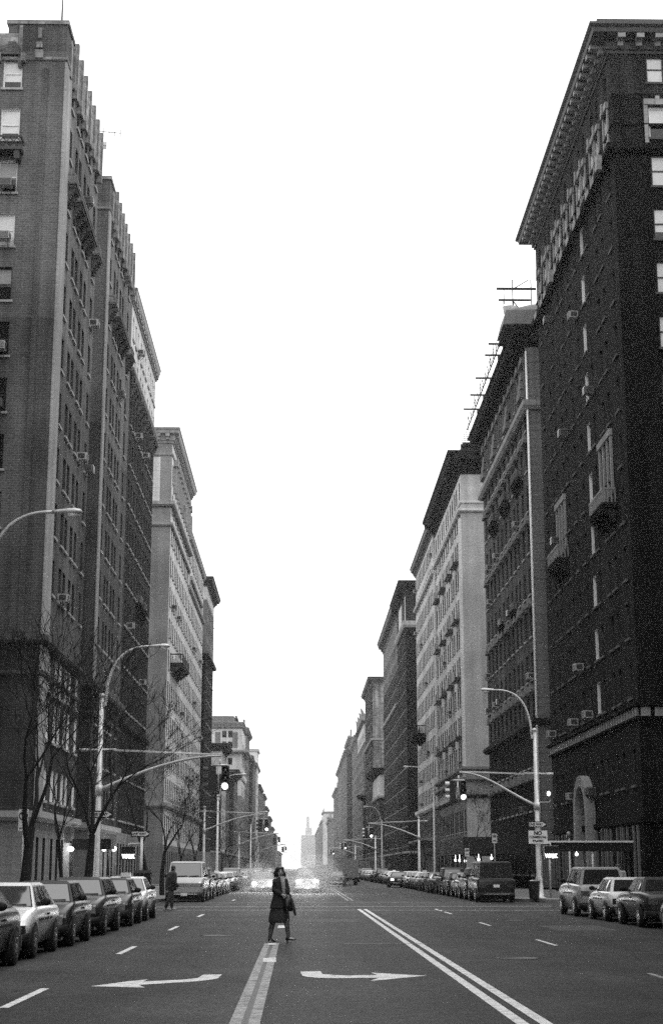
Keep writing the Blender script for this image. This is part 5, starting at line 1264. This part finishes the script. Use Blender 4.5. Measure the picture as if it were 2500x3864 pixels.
def dressed(name, loc, label, H=1.75, yaw=0.0, jacket='coat', trousers='skirt', lean=0.0, stride=.16, shoes='leather', haircap=True, bulky=1.0, hair='hair'):
    """a clothed figure; local +X is the way it faces"""
    k = H / 1.75; S = lambda x, y, z: ((x + lean * z) * k, y * k, z * k); b = MB()
    f, l, c = head(b, S(.04, 0, 1.63), 0.0)
    limb(b, [S(0, 0, 1.44), S(.02, 0, 1.56)], [.06 * k, .055 * k])
    loft([(*S(0, 0, .88), .11, .16, 0), (*S(0, 0, 1.1), .11, .15, 0), (*S(0, 0, 1.35), .12, .19, 0), (*S(0, 0, 1.47), .07, .1, 0)], b=b)
    LEG = [(1, stride), (-1, -stride)]
    for s, st in LEG: limb(b, [S(0, .09 * s, .88), S(st * .55, .09 * s, .48), S(st - .05, .09 * s, .09)], [.09, .06, .042])
    for s, st in LEG: limb(b, [S(st - .05, .09 * s, .06), S(st + .08, .09 * s, .04)], [.04, .035])
    for s, st in LEG:
        limb(b, [S(0, .21 * s, 1.42), S(-.06 - st * .3, .25 * s, 1.14), S(.08 - st * .8, .23 * s, .92)], [.055, .045, .034]); hand(b, S(.08 - st * .8, .23 * s, .92), (.15, 0, -1), (1, 0, 0), .5 * s)
    o = fuse(b, name, [M['skin']], .01); o.location = loc; o.rotation_euler = (0, 0, yaw); tag(o, label, 'person')
    face_parts(o, f, l, c)
    b = MB(); b.ell(c + Vector((-.018, 0, .04)), (.102, .1, .098)); b.ell(c + Vector((-.05, 0, -.02)), (.07, .092, .09)); h_ = fuse(b, 'hair', [M[hair]], .014, 3); h_.parent = o
    b = loft([(*S(0, 0, 1.52), .08, .09, 0), (*S(0, 0, 1.46), .14 * bulky, .2, 0), (*S(-.02, 0, 1.3), .18 * bulky, .245, 0), (*S(-.03, 0, 1.05), .19 * bulky, .245, 0), (*S(-.02, 0, .82), .2 * bulky, .235, 0), (*S(-.02, 0, .76), .17 * bulky, .21, 0)], wob=.03)
    for s, st in LEG: limb(b, [S(0, .22 * s, 1.42), S(-.06 - st * .3, .265 * s, 1.14), S(.08 - st * .8, .24 * s, .95)], [.08, .072, .058])
    j = fuse(b, 'jacket', [M[jacket]], .015, 3); j.parent = o
    b = MB()
    for s, st in LEG: limb(b, [S(0, .09 * s, .86), S(st * .55, .09 * s, .48), S(st - .05, .09 * s, .1)], [.105, .082, .068])
    b.obj('trousers', M[trousers], o)
    for s, st in LEG:
        b = MB(); p = S(st - .05, .09 * s, 0); rs = [[(p[0] + d, p[1] + w_ * math.cos(a), .02 + zt * (.5 + .5 * math.sin(a)) - .02) for a in [q * math.pi / 5 for q in range(10)]] for d, w_, zt in ((-.07, .03, .07), (-.05, .045, .11), (.05, .047, .1), (.15, .05, .07), (.21, .025, .05))]
        b.rings(rs); b.obj('shoe', M[shoes], o)
    return o
dressed('person', (-5.34, 65.2, .01), 'figure in bulky dark jacket and pale shoes crossing before the pale grey van', 1.76, .35, lean=.05, shoes='blouse', bulky=1.25, stride=.15)
dressed('person', (12.35, 61.5, .15), 'dark haired person in pale jacket standing behind the parked cars at right', 1.66, -1.9, jacket='blouse', stride=.03)

# ------------------------------------------------------------------ winter haze
vm = bpy.data.materials.new('haze'); vm.use_nodes = True; t_ = vm.node_tree; t_.nodes.clear()
pv = t_.nodes.new('ShaderNodeVolumePrincipled'); om = t_.nodes.new('ShaderNodeOutputMaterial')
pv.inputs['Color'].default_value = g(.95); pv.inputs['Density'].default_value = .00026; pv.inputs['Density Attribute'].default_value = ''; pv.inputs['Anisotropy'].default_value = .8
t_.links.new(pv.outputs[0], om.inputs['Volume'])
b = MB(); b.box(-420, 420, -80, 3600, -1, 101)
vm.cycles.homogeneous_volume = True; vm.cycles.volume_sampling = 'MULTIPLE_IMPORTANCE'
hz = tag(b.obj('haze', vm), kind='stuff')

for nm, c_, r_, dn in (('exhaust_mist', (1.1, 107.6, .85), (2.1, 1.6, 2.0), 1.6), ('exhaust_mist', (-.2, 107.5, .8), (1.2, 1.0, 1.1), 1.3), ('exhaust_mist', (-3.1, 113.3, .8), (1.7, 1.4, 1.6), 1.5)):  # mist added round the headlamps to stand in for their glare
    em = bpy.data.materials.new('exhaust mist'); em.use_nodes = True; t_ = em.node_tree; t_.nodes.clear()
    pv = t_.nodes.new('ShaderNodeVolumePrincipled'); om = t_.nodes.new('ShaderNodeOutputMaterial')
    pv.inputs['Color'].default_value = g(.95); pv.inputs['Density'].default_value = dn; pv.inputs['Density Attribute'].default_value = ''
    t_.links.new(pv.outputs[0], om.inputs['Volume']); em.cycles.volume_sampling = 'EQUIANGULAR'
    tc = t_.nodes.new('ShaderNodeTexCoord'); mp = t_.nodes.new('ShaderNodeMapping'); mp.inputs['Scale'].default_value = tuple(1 / q for q in r_)
    gt_ = t_.nodes.new('ShaderNodeTexGradient'); gt_.gradient_type = 'QUADRATIC_SPHERE'; mu = t_.nodes.new('ShaderNodeMath'); mu.operation = 'MULTIPLY'; mu.inputs[1].default_value = dn
    t_.links.new(tc.outputs['Object'], mp.inputs[0]); t_.links.new(mp.outputs[0], gt_.inputs[0]); t_.links.new(gt_.outputs[1], mu.inputs[0]); t_.links.new(mu.outputs[0], pv.inputs['Density'])
    b = MB(); b.ell((0, 0, 0), r_, 0, 28, 18); b.f = [f[::-1] for f in b.f]; o = b.obj(nm, em, None, c_); tag(o, kind='stuff')
